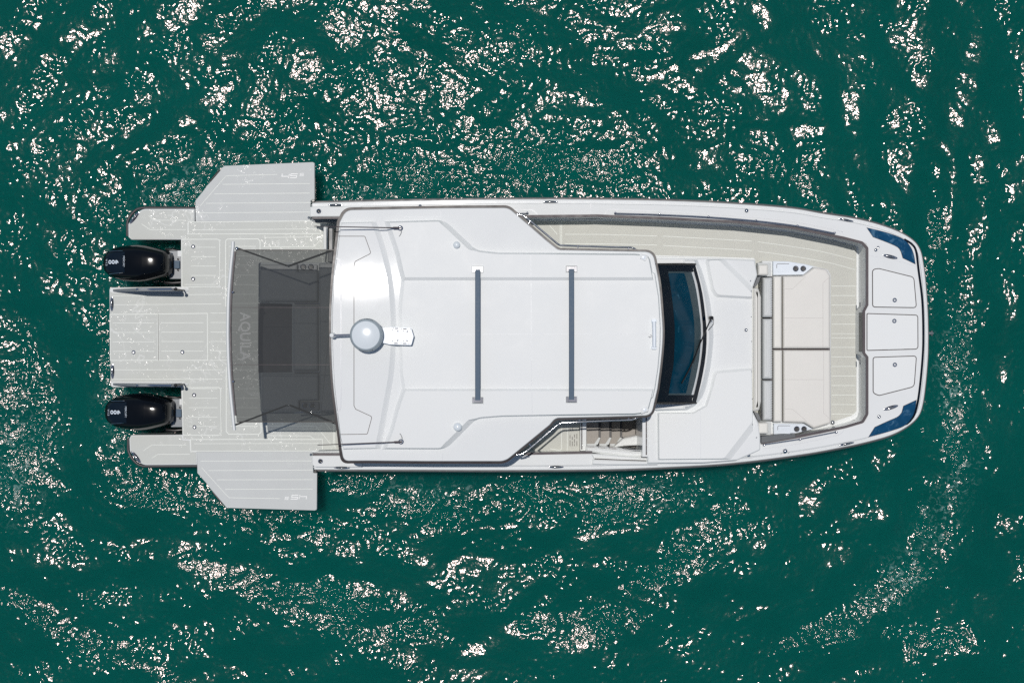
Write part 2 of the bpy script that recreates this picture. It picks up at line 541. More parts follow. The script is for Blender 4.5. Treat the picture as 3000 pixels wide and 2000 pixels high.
def text_mesh(name, body, size, material, parent, origin, ang, h=0.002, bold=0.0, sx=1.0, align='CENTER', face=None):
    """lettering as flat raised shapes; origin is a 3D point, ang turns it about the vertical"""
    cu = bpy.data.curves.new(name + "_curve", 'FONT')
    cu.body = body; cu.size = size; cu.extrude = h; cu.offset = bold
    cu.align_x = align; cu.align_y = 'CENTER'; cu.resolution_u = 3
    tmp = bpy.data.objects.new(name + "_tmp", cu)
    COL.objects.link(tmp)
    dg = bpy.context.evaluated_depsgraph_get()
    me = bpy.data.meshes.new_from_object(tmp.evaluated_get(dg))
    vs_ = [Vector((v.co.x * sx, v.co.y, v.co.z)) for v in me.vertices]
    fs = [list(p.vertices) for p in me.polygons]
    bpy.data.objects.remove(tmp); bpy.data.curves.remove(cu); bpy.data.meshes.remove(me)
    M = Matrix.Rotation(ang, 3, 'Z')
    vs_ = [M @ v + Vector(origin) for v in vs_]
    if face:
        for v in vs_:
            v.z = face(v) + (v.z - origin[2])
    return vs_, fs

def text(name, body, size, material, parent, origin, ang, **k):
    vs_, fs = text_mesh(name, body, size, material, parent, origin, ang, **k)
    return finish(name, vs_, fs, material, parent, smooth=False)

def latch(px, py, z, r, parent, name="latch"):
    """round flush lift ring: bright rim, darker dished centre, bar across"""
    c = P(px, py, z); R = r / FPX * (CAM_H - z)
    prof = [(R, -0.004), (R, 0.004), (R * 0.82, 0.008), (R * 0.70, 0.005), (R * 0.35, -0.001), (R * 0.1, 0.0)]
    return lathe(name, c, prof, STEEL, parent, n=20, mats=[STEEL, CHROME], fm=[0, 0, 0, 1, 0, 0])

def cleat(px, py, z, L, ang, parent, wide=0.24):
    """flush pop-up cleat: long oval cup with a polished bar"""
    c = P(px, py, z); s = (CAM_H - z) / FPX
    R = L / 2 * s * wide
    prof = [(R, -0.004), (R, 0.006), (R * 0.80, 0.010), (R * 0.66, 0.004), (R * 0.3, 0.002)]
    o = lathe("cleat", c, prof, CHROME, parent, n=28, mats=[CHROME, BLACK], fm=[0, 0, 0, 1, 1], sx=1 / wide, rot=math.radians(ang))
    d = Vector((math.cos(math.radians(ang)), math.sin(math.radians(ang)), 0))
    hl = L / 2 * s * 0.78
    tube("cleat_bar", [c - d * hl + Vector((0, 0, 0.004)), c - d * hl * 0.4 + Vector((0, 0, 0.020)), c + d * hl * 0.4 + Vector((0, 0, 0.020)), c + d * hl + Vector((0, 0, 0.004))], R * 0.34, CHROME, o, n=8)
    return o

def stud(px, py, z, r, parent, name="button", material=None):
    c = P(px, py, z); R = r / FPX * (CAM_H - z)
    return lathe(name, c, [(R, -0.004), (R, R * 0.3), (R * 0.8, R * 0.65), (R * 0.4, R * 0.85), (R * 0.05, R * 0.9)], material or CHROME, parent, n=14)

def cup(px, py, z, r, parent):
    c = P(px, py, z); R = r / FPX * (CAM_H - z)
    prof = [(R, -0.002), (R, 0.008), (R * 0.85, 0.011), (R * 0.74, 0.006), (R * 0.70, 0.0015), (R * 0.1, 0.001)]
    return lathe("cup_holder", c, prof, CHROME, parent, n=20, mats=[CHROME, BLACK], fm=[0, 0, 0, 1, 1, 1])

def box(name, x0, y0, x1, y1, z1, z0, material, parent=None, r=0, bevel=0.006, **k):
    pts = [(x0, y0), (x1, y0), (x1, y1), (x0, y1)]
    return slab(name, rnd(pts, r) if r else pts, z1, z0, material, parent, bevel=bevel, **k)

def hl(y, x0, x1): return [(x0, y), (x1, y)]

# heights above the water, metres
Z_AFT, Z_GUN, Z_WELL, Z_COACH, Z_ROOF = 0.75, 1.70, 1.15, 1.84, 3.00

# ================================================================== SEA
def build_sea():
    dx = 0.021
    hx, hy = 11.5, 8.5
    xi = np.arange(-hx, hx + dx / 2, dx); yi = np.arange(-hy, hy + dx / 2, dx)
    nx, ny = len(xi), len(yi)
    NX, NY = 1200, 864
    NX = max(NX, nx); NY = max(NY, ny)
    kx = np.fft.fftfreq(NX, dx) * 2 * np.pi; ky = np.fft.fftfreq(NY, dx) * 2 * np.pi
    KX, KY = np.meshgrid(kx, ky); K = np.hypot(KX, KY) + 1e-9
    TH = np.arctan2(KY, KX)

    def field(l0, l1, slope, direction=None, spread=2.0, seed=0):
        g = np.random.default_rng(seed)
        k0, k1 = 2 * np.pi / l1, 2 * np.pi / l0
        kc = math.sqrt(k0 * k1); sg = math.log(k1 / k0) / 2.4
        F = np.exp(-0.5 * (np.log(K / kc) / sg) ** 2) / K
        if direction is not None:
            F = F * (0.12 + np.abs(np.cos(TH - math.radians(direction))) ** spread)
        h = np.fft.ifft2(np.fft.fft2(g.standard_normal((NY, NX))) * F).real[:ny, :nx]
        gy, gx = np.gradient(h, dx)
        return h * slope / math.sqrt(np.mean(gx ** 2 + gy ** 2))

    X, Y = np.meshgrid(xi, yi)
    PXs = X * FPX / CAM_H + 1500; PYs = 1000 - Y * FPX / CAM_H
    def blob(cx, cy, rx, ry, a=0):
        c, s = math.cos(math.radians(a)), math.sin(math.radians(a))
        u = (PXs - cx) * c + (PYs - cy) * s; v = -(PXs - cx) * s + (PYs - cy) * c
        return np.exp(-((u / rx) ** 2 + (v / ry) ** 2))
    # calm slicks and ruffled patches on the water, as they lie about the boat
    calm = np.zeros_like(X)
    for b in [(2330, 190, 300, 110, 20), (2870, 330, 120, 200, 0), (2480, 1560, 130, 150, 0), (1790, 1590, 95, 55, 0), (430, 1600, 200, 60, 20),
              (820, 1900, 200, 50, 10), (1260, 1680, 160, 110, 0), (2260, 1760, 200, 100, -20), (2930, 1500, 70, 480, 0), (2080, 1500, 60, 90, 20), (1480, 1900, 260, 60, 0),
              (470, 330, 260, 28, -40), (800, 180, 320, 26, -35), (230, 150, 200, 28, -45), (1850, 330, 150, 60, 10), (2560, 520, 170, 80, 30),
              (250, 1230, 50, 120, 0), (1000, 1470, 60, 50, 0), (1180, 1440, 50, 40, 0), (2080, 480, 90, 60, 0), (2300, 1440, 90, 60, 0), (620, 1660, 200, 40, 25)]:
        calm = np.maximum(calm, blob(*b))
    ruff = np.zeros_like(X)
    RUFF = [(1800, 1490, 130, 60, -20), (1900, 1430, 160, 45, 0), (2010, 1610, 170, 60, -40), (1880, 1720, 130, 60, -30), (1280, 1490, 150, 60, 0), (1100, 1420, 160, 40, 0), (1560, 1440, 150, 50, 0),
              (2790, 1060, 50, 170, 5), (2800, 1280, 60, 170, 10), (2760, 1480, 60, 170, 25), (2640, 1700, 70, 170, 50), (2420, 1860, 160, 50, -15), (2700, 1880, 130, 50, 10),
              (560, 560, 210, 80, -25), (340, 1170, 60, 200, 0), (1250, 540, 260, 60, 0), (60, 1300, 110, 220, 0), (430, 1420, 170, 70, 25), (1000, 1790, 260, 80, 12),
              (2300, 500, 90, 50, 30), (1600, 490, 240, 70, 0), (760, 1520, 260, 60, 12), (1740, 1830, 170, 50, 0), (820, 1760, 260, 50, 25),
              (120, 1800, 180, 40, 40), (330, 1900, 200, 40, 30), (2000, 700, 400, 60, 5), (2740, 760, 50, 130, 0)]
    for b in RUFF:
        ruff = np.maximum(ruff, blob(*b))
    def streaks(deg, seed, l0=0.5, l1=1.5):
        q = field(l0, l1, 1.0, direction=deg, spread=5.0, seed=seed); return q / q.std()
    a_ul = np.exp(-(((PXs - 500) / 800) ** 2 + ((PYs - 250) / 600) ** 2)); a_r = np.exp(-(((PXs - 2800) / 450) ** 2)); a_b = np.exp(-(((PYs - 1650) / 350) ** 2))
    w = field(0.6, 2.4, 1.0, seed=91); w = w / w.std()
    w = 0.55 * w + a_ul * streaks(130, 31) + 0.8 * a_r * streaks(10, 32) + 0.8 * a_b * streaks(75, 33)
    w = w / w.std()
    patch = 1 / (1 + np.exp(-3.0 * (w - 0.12 - 0.50 * np.exp(-((PYs - 200) / 380) ** 2))))
    # slicks only where they turn the mirror image of the sun away
    sl = np.hypot(-X / CAM_H - 0.060, -Y / CAM_H + 0.145) / 2
    calm = calm * np.clip(sl / 0.11, 0.15, 1)
    rp_ = np.clip(ruff * (0.60 + 0.6 * patch), 0, 1)
    amp = np.clip(0.34 + 0.20 * np.exp(-(sl / 0.11) ** 2) + 0.08 * (a_b + a_r) + 0.75 * patch + 0.55 * rp_ - 0.55 * calm, 0.28, 1.5)
    a_o = np.clip(1 - a_ul - a_r - a_b, 0.15, 1)
    swell = field(1.6, 5.5, 0.075, direction=60, seed=3) \
        + a_ul * field(0.6, 1.8, 0.105, direction=130, seed=21, spread=3.0) + a_r * field(0.6, 1.8, 0.14, direction=15, seed=22, spread=3.0) \
        + a_b * (0.8 + 0.6 * ruff) * field(0.6, 1.8, 0.14, direction=105, seed=27, spread=2.0) + a_o * field(0.6, 2.0, 0.125, direction=100, seed=24, spread=1.5)
    # added humps: faces tilted to mirror the sun to the camera as glint clusters
    hump = np.zeros_like(X)
    for cx_, cy_, rx_, ry_, an_ in RUFF:
        if cy_ < 1000 and cx_ < 2600: continue
        x0, y0 = (cx_ - 1500) * CAM_H / FPX, (1000 - cy_) * CAM_H / FPX
        nx_, ny_ = (-x0 / CAM_H - 0.060) / 2, (-y0 / CAM_H + 0.145) / 2
        hump -= 1.0 * (nx_ * (X - x0) + ny_ * (Y - y0)) * blob(cx_, cy_, rx_ * 1.15, ry_ * 1.25, an_)
    # ripples sent out by the hull, running parallel to it
    dh = np.hypot(np.maximum(np.abs(PXs - 1520) - 1000, 0), np.maximum(np.abs(PYs - 985) - 300, 0)) * CAM_H / FPX
    warp = field(0.8, 2.5, 1.0, seed=51); warp = warp / warp.std()
    ring = np.cos(2 * np.pi * (dh + 0.05 * warp) / 0.36) * 0.12 * 0.36 / (2 * np.pi) * np.exp(-((dh - 1.75) / 0.75) ** 2) * np.clip(0.5 + 0.5 * warp, 0, 1.2)
    mid = field(0.35, 0.9, 0.085, direction=70, spread=1.0, seed=5) * (0.5 + 0.5 * amp)
    small = field(0.10, 0.25, 0.19, seed=8) * amp
    fine = field(0.06, 0.11, 0.14, seed=17) * (0.25 + 0.85 * rp_) * amp
    H = swell + mid + small + fine + ring + hump
    # level off towards the far sheet
    tx = np.clip((hx - np.abs(X)) / 1.2, 0, 1); ty = np.clip((hy - np.abs(Y)) / 1.2, 0, 1)
    t = tx * ty; H = H * t * t * (3 - 2 * t)
    # far sheet, cells growing to the horizon
    g = dx * np.cumsum(1.34 ** np.arange(1, 33))
    xs = np.concatenate([-hx - g[::-1], xi, xi[-1] + g]); ys = np.concatenate([-hy - g[::-1], yi, yi[-1] + g])
    m = len(g)
    Z = np.zeros((len(ys), len(xs))); Z[m:m + ny, m:m + nx] = H
    XX, YY = np.meshgrid(xs, ys)
    co = np.stack([XX, YY, Z], -1).reshape(-1, 3).astype(np.float32)
    W_, H_ = len(xs), len(ys)
    idx = np.arange(W_ * H_).reshape(H_, W_)
    q = np.stack([idx[:-1, :-1], idx[:-1, 1:], idx[1:, 1:], idx[1:, :-1]], -1).reshape(-1, 4).astype(np.int32)
    me = bpy.data.meshes.new("sea")
    me.vertices.add(len(co)); me.vertices.foreach_set("co", co.ravel())
    me.loops.add(q.size); me.loops.foreach_set("vertex_index", q.ravel())
    me.polygons.add(len(q)); me.polygons.foreach_set("loop_start", np.arange(0, q.size, 4, dtype=np.int32))
    me.update(calc_edges=True)
    me.polygons.foreach_set("use_smooth", np.ones(len(q), dtype=bool))
    me.materials.append(WATER)
    R_ = np.full((len(ys), len(xs)), 0.6); R_[m:m + ny, m:m + nx] = np.clip(0.22 + 0.10 * np.exp(-(sl / 0.11) ** 2) + 0.55 * rp_, 0.05, 1)
    fo = np.zeros_like(X)
    for b in [(560, 545, 150, 60, -20), (345, 1160, 45, 150, 0), (400, 835, 60, 25, 0), (480, 1145, 80, 16, 0), (60, 1330, 80, 150, 0), (2790, 1120, 45, 140, 0), (2770, 1480, 40, 160, 25), (1900, 1450, 130, 40, 0), (1250, 1440, 150, 30, 0), (1000, 560, 120, 20, 0), (500, 720, 60, 12, 0), (2640, 1690, 50, 120, 45)]:
        fo = np.maximum(fo, blob(*b))
    F_ = np.zeros((len(ys), len(xs))); F_[m:m + ny, m:m + nx] = fo
    at = me.attributes.new("foam", 'FLOAT', 'POINT'); at.data.foreach_set("value", F_.ravel().astype(np.float32))
    at = me.attributes.new("ruffle", 'FLOAT', 'POINT'); at.data.foreach_set("value", R_.ravel().astype(np.float32))
    ob = bpy.data.objects.new("sea", me); COL.objects.link(ob)
    tag(ob, "dark teal sea water with sparkling ripples around the boat", "sea", kind="structure")
build_sea()

# ================================================================== YACHT
yacht = empty("catamaran_yacht", (0, 0, 0), "white power catamaran with grey decks, seen from above on green water", "yacht")
Y = yacht

# ---- hull outline, photo pixels at gunwale height
port_line = spline([(912, 588), (1100, 583.5), (1300, 580), (1460, 578), (1620, 577.5), (1780, 578.5), (1960, 582), (2140, 590), (2320, 604), (2410, 619), (2527, 638), (2617, 664), (2676, 694), (2704, 727), (2716, 779), (2723, 842), (2728, 919), (2729.5, 985)])
star_line = spline([(2729.5, 985), (2728, 1050), (2721, 1131), (2712, 1190), (2698, 1224), (2668, 1252), (2620, 1278), (2553, 1298), (2476, 1315), (2345, 1338), (2145, 1362.5), (1960, 1374), (1760, 1381), (1460, 1383), (1200, 1382), (918, 1381.5)])
outline = port_line + star_line[1:]

def off_open(line, d):
    """parallel of an open line, to its right-hand side when walked in photo space"""
    out = []
    for i in range(len(line)):
        a = Vector(line[max(i - 1, 0)]); c = Vector(line[min(i + 1, len(line) - 1)])
        t = (c - a).normalized()
        out.append((line[i][0] - t.y * d, line[i][1] + t.x * d))
    return out

inner = [(918, 1328), (1735, 1327), (1742, 1342), (1900, 1347), (2205, 1340), (2229, 1297), (2330, 1280), (2400, 1266), (2476, 1250)] \
    + [(2527, 1235), (2537, 1225), (2540, 1212), (2540, 1046), (2530.5, 1034), (2530.5, 911), (2540, 893), (2540, 727), (2536, 716), (2525, 711)] \
    + [(2471, 697), (2446, 692), (2319, 667), (2160, 650.5), (1938, 639), (1800, 634), (1745, 632), (1725, 632.5), (1540, 634), (1300, 636), (914, 638)]

hull_pts = off_open(outline, 5) + inner
slab("hull", hull_pts, 1.62, 0.35, GEL, Y, bevel=0.012, zm=1.70)
gw_out = off_open(outline, 17)
gw_pts = gw_out + inner
gunwale = slab("gunwale", gw_pts, Z_GUN, 1.625, GEL, Y, bevel=0.022, seg=3)
# a fine groove where the gunwale meets the outer moulding
ribbon("moulding_groove", off_open(outline, 13.5), 1.622, 2.2, SEAMG, gunwale, h=0.002)
ribbon("moulding_groove", off_open(outline, 18.5), Z_GUN, 1.6, SEAMG, gunwale, h=0.002)

def bottom_hull(name, ys0, ys1, x0, x1):
    yc = (ys0 + ys1) / 2
    rows = []
    for x, wf in [(x0, 1.0), (x0 + 400, 1.0), (x1 - 900, 1.0), (x1 - 420, 0.82), (x1 - 160, 0.45), (x1, 0.03)]:
        hw = (ys1 - ys0) / 2 * wf
        r = []
        for f, z in [(-1, 0.34), (-0.9, 0.2), (-0.6, -0.25), (0, -0.6), (0.6, -0.25), (0.9, 0.2), (1, 0.34)]:
            p = P(x, yc + f * hw, 1.0); r.append((p.x, p.y, z))
        rows.append(r)
    strip(name, rows, GEL, Y)
bottom_hull("pontoon", 625, 800, 400, 2640)
bottom_hull("pontoon", 1165, 1345, 400, 2640)
slab("bridge_deck", [(930, 640), (2300, 640), (2560, 740), (2560, 1210), (2300, 1300), (930, 1330)], 0.33, 0.15, GEL, Y, bevel=0)

# rub rail round the whole hull
def rail_sweep(name, line, o0, o1, z1, z0, material, parent):
    a = [P(x, y, 1.7) for x, y in off_open(line, o0)]; b = [P(x, y, 1.7) for x, y in off_open(line, o1)]
    N = len(a)
    verts, faces = [], []
    for p, q in zip(a, b):
        m = p.lerp(q, 0.25)
        verts += [(q.x, q.y, z1), (m.x, m.y, z1), (p.x, p.y, (z0 + z1) / 2), (m.x, m.y, z0), (q.x, q.y, z0)]
    for i in range(N - 1):
        for k in range(4):
            faces.append([i * 5 + k, i * 5 + k + 1, (i + 1) * 5 + k + 1, (i + 1) * 5 + k])
    faces += [[0, 1, 2, 3, 4], [(N - 1) * 5 + k for k in range(4, -1, -1)]]
    return finish(name, verts, faces, material, parent, angle=25)
rail_sweep("rub_rail", outline, -1.5, 6, 1.56, 1.46, RUB, Y)
rail_sweep("rub_strake", outline, -3, 3, 1.50, 1.475, MGREY, Y)
box("rail_end_cap", 913, 584, 922, 592, 1.60, 1.42, BLACK, Y)
box("rail_end_cap", 919, 1377, 928, 1385, 1.60, 1.42, BLACK, Y)

# dark gasket cap along the inner edge of the bulwark
cap_line = rnd([(914, 638), (1300, 636), (1540, 634), (1725, 632.5), (1745, 632), (1800, 634), (1938, 639), (2160, 650.5), (2319, 667), (2446, 692), (2471, 697), (2525, 711, 8), (2540, 727, 8), (2540, 893), (2530.5, 911), (2530.5, 1034), (2540, 1046), (2540, 1212, 8), (2527, 1235, 8), (2476, 1250), (2400, 1266), (2330, 1280), (2229, 1297)], 0)
ribbon("coaming_cap", cap_line, Z_GUN + 0.001, 7.5, GASK, gunwale, h=0.012)
slab("coaming_wedge", [(2230, 1277), (2330, 1272), (2331, 1281), (2230, 1298)], Z_GUN + 0.018, Z_GUN - 0.2, DGREY, Y, bevel=0.004)
ribbon("coaming_cap", [(918, 1330), (1000, 1330), (1560, 1328), (1735, 1324)], Z_GUN + 0.001, 7, GASK, gunwale, h=0.012)
ribbon("coaming_cap", [(1742, 1343), (1820, 1347), (1893, 1349)], Z_GUN + 0.001, 3, SEAMD, gunwale, h=0.004)

# raised stern ends of the gunwales
slab("gunwale_end", rnd([(908, 606), (1060, 603), (1060, 634), (908, 635)], 3), Z_GUN + 0.03, Z_GUN - 0.4, GEL, Y, bevel=0.012)
slab("gunwale_end", rnd([(914, 1334), (1060, 1334), (1060, 1368), (922, 1368), (914, 1360)], 3), Z_GUN + 0.03, Z_GUN - 0.4, GEL, Y, bevel=0.012)
for cx, cy in ((934, 619), (939, 1350)):
    c = P(cx, cy, Z_GUN + 0.03)
    lathe("rod_holder", c, [(0.042, -0.004), (0.042, 0.010), (0.033, 0.012), (0.026, 0.004), (0.01, 0.001)], CHROME, Y, n=20, mats=[CHROME, BLACK], fm=[0, 0, 0, 1, 1])
slab("gunwale_trim", [(905, 638), (912, 646), (925, 652), (1000, 652), (1000, 641), (910, 641)], 1.45, 1.25, MGREY, Y, bevel=0.006)
slab("gunwale_trim", [(907, 1332), (930, 1321), (1000, 1319), (1000, 1328), (918, 1329)], 1.45, 1.25, GREYV, Y, bevel=0.006)
stud(905, 638, 1.50, 4, Y); stud(911, 1331, 1.50, 4, Y)
for ln in (8.5,):
    pass

# small hardware set into the gunwale
for cx, cy, a in ((983, 601, 0), (1612, 591.5, 0), (2479, 645, -11), (1000, 1369, 0), (1629, 1367, 0), (2481, 1299.5, 11)):
    cleat(cx, cy, 1.70 if 1500 < cx else 1.73, 44, a, gunwale, wide=0.16)
for cx, cy, r in ((2187, 617.5, 6), (2193, 1332.5, 5.5), (2300, 1320.5, 7), (2575, 1220, 5.5), (2565.5, 732.5, 5), (2572.5, 724.5, 4), (1231, 604, 5)):
    stud(cx, cy, Z_GUN, r, gunwale, "filler_cap")
for pts in ([(2290, 1330), (2292, 1317), (2300, 1312), (2308, 1316), (2313, 1328)],):
    ribbon("filler_recess", pts, Z_GUN, 1.3, SEAMG, gunwale, h=0.002)

# hand rails on the gunwale, in a shallow framed recess
def hand_rail(pts, posts, z=Z_GUN, lift=0.06, r=0.012):
    o = tube("hand_rail", [P(x, y, z + lift) for x, y in pts], r, CHROME, Y)
    for x, y in posts:
        b = P(x, y, z); t = P(x, y, z + lift)
        lathe("rail_post", (b.x, b.y, z - 0.004), [(0.020, 0), (0.020, 0.008), (0.012, 0.014), (0.012, lift), (0.020, lift + 0.008), (0.016, lift + 0.022), (0.003, lift + 0.026)], CHROME, o, n=12)
    return o
rail_p = spline([(1802, 625), (1931, 629), (2074, 636), (2213, 647), (2334, 662), (2443, 683)], 5)
hand_rail(rail_p, [(1802, 625), (1931, 629), (2074, 636), (2213, 647), (2334, 662), (2443, 683)])
ribbon("rail_recess", spline([(1772, 629), (1779, 617), (1800, 614), (1938, 620), (2074, 627), (2213, 637), (2334, 651), (2455, 675), (2467, 680), (2470, 690)], 5), Z_GUN, 2.0, SEAMG, gunwale, h=0.003)
hand_rail([(2237, 1302), (2342, 1286), (2448, 1265)], [(2237, 1302), (2342, 1286), (2448, 1265)])
ribbon("rail_recess", spline([(2224, 1296), (2225, 1310), (2236, 1313), (2345, 1298), (2452, 1274), (2470, 1262), (2473, 1254)], 5), Z_GUN, 2.0, SEAMG, gunwale, h=0.003)
hand_rail([(1513, 625), (1545, 624.5)], [(1545, 624.5)])
ribbon("rail_recess", [(1503, 615), (1555, 615), (1565, 619), (1575, 629)], Z_GUN, 3, SEAMG, gunwale, h=0.003)
hand_rail([(1514, 1335), (1548, 1335)], [(1548, 1335)])
box("scupper", 1729, 594, 1733, 628, Z_GUN + 0.004, Z_GUN - 0.02, SEAMG, gunwale, bevel=0.002)

# ---- bow: windows let into the deck, dark toe groove, foredeck hatches
def flush_panel(name, pts, z, material, gap=2.2, h=0.008, parent=None, gapm=None, bevel=0.003):
    o = slab(name, pts, z + h, z - 0.01, material, parent or Y, bevel=bevel, zm=z)
    ribbon("panel_joint", inset(pts, -gap * 0.5), z, gap, gapm or SEAMD, o, h=0.003, closed=True)
    return o
wtop = spline([(2540, 667.6), (2604, 684), (2647.5, 702), (2668, 725), (2677, 748), (2681, 773)], 4) + [(2645, 755.6)] + spline([(2640, 738), (2630, 724), (2600, 710), (2558, 694)], 3)
wbot = spline([(2545, 1279), (2617, 1259), (2653, 1243.6), (2672, 1220.6), (2681, 1196), (2684, 1172)], 4) + [(2647, 1189)] + spline([(2642, 1208), (2630, 1220.6), (2600, 1234), (2563, 1251)], 3)
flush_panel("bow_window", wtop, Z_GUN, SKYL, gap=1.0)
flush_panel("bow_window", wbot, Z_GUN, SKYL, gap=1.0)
groove = spline([(2649, 701), (2672, 716), (2684, 737), (2691, 791), (2702, 881), (2705, 985), (2702, 1060), (2692, 1157), (2681, 1208), (2668, 1230), (2655, 1242)], 6)
ribbon("toe_groove", groove, Z_GUN, 6.5, NAVY, gunwale, h=0.004)
h1 = rnd([(2557, 790, 14), (2575, 788, 8), (2676, 813, 12), (2683.5, 900, 8), (2557.5, 898, 7)], 6)
h2 = rnd([(2541, 919.5), (2687.5, 924, 7), (2688, 1021, 8), (2541, 1025)], 1.5)
h3 = rnd([(2559, 1047.5, 6), (2683.5, 1043.5, 7), (2677, 1131, 14), (2575, 1157, 14), (2559, 1150, 10)], 6)
for hp, lx, ly in ((h1, 2621, 879), (h2, 2620, 940), (h3, 2621.5, 1068)):
    o = flush_panel("foredeck_hatch", hp, Z_GUN, GELR, gap=2.4)
    latch(lx, ly, Z_GUN + 0.008, 6.5, o)
ribbon("hinge", [(2584, 1023.6), (2600, 1023)], Z_GUN + 0.004, 2, SEAMD, gunwale); ribbon("hinge", [(2648, 1022), (2664, 1021.5)], Z_GUN + 0.004, 2, SEAMD, gunwale)
cleat(2608, 752, Z_GUN, 44, -13, gunwale); cleat(2610, 1193.5, Z_GUN, 44, 17, gunwale)
ribbon("deck_seam", [(2545, 748), (2600, 757), (2650, 770), (2690, 782)], Z_GUN, 1.5, SEAMG, gunwale, h=0.001)
# bow step plate seen at the inner bulwark
box("bow_step", 2529, 915, 2539, 1030, Z_GUN - 0.012, Z_GUN - 0.3, DGREY, Y)
# anchor below the bow
anc = tube("anchor", [P(2690, 976, 1.05), P(2722, 976, 0.98), P(2732, 976, 0.90)], 0.025, MGREY, Y)
slab("anchor_fluke", [(2728, 969), (2732, 968), (2734, 976), (2732, 984), (2728, 983), (2725, 976)], 0.90, 0.86, DGREY, anc, bevel=0.004)

# ---- bow well: floor, mat with inlaid lines
slab("well_floor", [(1480, 642), (1800, 642), (2100, 654), (2300, 672), (2460, 702), (2516, 718), (2517, 1222), (2460, 1246), (2300, 1275), (2205, 1290), (2205, 800), (1480, 760)], Z_WELL - 0.006, 0.6, GEL, Y, bevel=0, zm=Z_WELL)
well_mat = slab("well_mat", rnd([(1480, 648), (1800, 648), (1940, 653), (2160, 664), (2320, 681), (2440, 704), (2507, 722, 5), (2509, 730), (2509, 1205, 14), (2495, 1217), (2425, 1240), (2320, 1256), (2210, 1265), (2210, 756), (2100, 752), (1900, 747), (1480, 745)], 0), Z_WELL, Z_WELL - 0.02, MATC, Y, bevel=0.002)
def seams(lines, z, parent, w=1.5, m=None, name="seam_line"):
    for ln in lines:
        ribbon(name, ln, z, w, m or SEAMW, parent, h=0.0025)
wl_lines = [hl(686.5, 1655, 1760)[0:1] + [(1760, 686.8), (1925, 691.6)], [(1655, 714), (1760, 714.4), (1925, 718)],
            [(1943, 692), (2160, 704), (2202.5, 706.7)], [(1943.5, 719.4), (2160, 731), (2202, 734)],
            spline([(2220, 708.5), (2293, 718.7), (2395, 734.7), (2505, 761)], 4), spline([(2220, 736.5), (2318.6, 750), (2420.6, 768), (2505, 789.6)], 4),
            [(1610, 660.5), (1633, 687)], [(2498, 733), (2504, 737)]]
seams(wl_lines, Z_WELL, well_mat)
ys_ = [838 + 27.85 * i for i in range(6)] + [989.5 + 27.85 * i for i in range(9)]
seams([hl(y, 2436, 2506) for y in ys_ if y < 1215], Z_WELL, well_mat)
seams([[(1641, 645), (1641, 730)], [(1645.5, 645), (1645.5, 730)]], Z_WELL, well_mat)
ribbon("deck_border", [(2512.5, 726), (2512.5, 1206), (2507, 1216), (2494, 1222), (2425, 1245), (2330, 1262)], Z_WELL - 0.004, 5, GEL, well_mat, h=0.006)
# cabin skirting beside the walkway
slab("cabin_plinth", [(1480, 748), (1900, 750), (2060, 753), (2214, 760), (2214, 775), (1480, 770)], Z_WELL + 0.10, Z_WELL - 0.1, GEL, Y, bevel=0.015)
for yy in (893, 1060):
    ribbon("step_light", [(2519, yy - 8), (2519, yy + 8)], Z_WELL + 0.3, 3, CHROME, Y, h=0.01)
stud(2439, 1237, Z_WELL + 0.02, 7, Y, "lift_ring")

# ---- coachroof ahead of the cabin
coach_pts = rnd([(1897, 757), (2060, 757), (2120, 758, 8), (2212, 762, 6), (2219, 806, 3), (2206, 842, 4), (2206, 1206, 4), (2222, 1238), (2228, 1280, 4), (2228, 1318, 10), (2160, 1348), (2060, 1356), (1897, 1357)], 0)
coach = slab("coachroof", coach_pts, Z_COACH, 1.1, GEL, Y, bevel=0.02, seg=3)
def pad(raw, ws, z1, z0):
    top = inset([p[:2] for p in raw], ws, False)
    frustum("coachroof_pad", rnd(raw), z1, z0, 0, GELR, coach, top=rnd([(a[0], a[1], p[2]) for a, p in zip(top, raw)]))
pad([(2066, 760, 8), (2126, 759, 12), (2205, 838, 4), (2205, 876, 3), (2096, 870, 18), (2084, 850, 12)], [3, 16, 3, 7, 9, 9], Z_COACH + 0.060, Z_COACH)
pad([(2092, 1086, 16), (2205, 1077, 3), (2208, 1262, 4), (2143, 1346, 10), (1928, 1348, 3), (1927, 1208, 3), (2030, 1208, 10), (2066, 1188, 10), (2080, 1145, 6)], [8, 3, 20, 4, 4, 3, 4, 6, 8], Z_COACH + 0.060, Z_COACH)
ribbon("deck_seam", [(2052, 1196), (2053, 1344)], Z_COACH + 0.060, 1.2, SEAMG, coach, h=0.001)
ribbon("deck_seam", [(2092, 981), (2204, 981)], Z_COACH, 1.2, SEAMG, coach, h=0.001)
for sx_, sy_ in ((2199.5, 822), (2201, 928), (2202, 1000), (2202.5, 1088), (2204, 1168), (2205, 1243), (2217, 1281), (2201, 853)):
    stud(sx_, sy_, Z_COACH + (0.060 if not 875 < sy_ < 1078 else 0), 1.3, coach, "screw", DGREY)
stud(2185.5, 966.5, Z_COACH, 5.3, coach, "filler_cap")

# raised collar that carries the windshield
col_b = [(1925, 759)] + spline([(2047, 759), (2064, 800), (2082, 870), (2093, 960), (2093, 1010), (2083, 1090), (2066, 1155), (2040, 1190)], 4) + [(2015, 1203), (1925, 1206)]
col_t = [(1925, 764)] + spline([(2034, 764), (2047, 800), (2064, 870), (2076, 960), (2076, 1010), (2066, 1085), (2050, 1145), (2034, 1180)], 4) + [(2015, 1190), (1925, 1194)]
frustum("windshield_collar", col_b, Z_COACH + 0.15, Z_COACH, 0, GEL, Y, top=col_t, bevel=0.008)

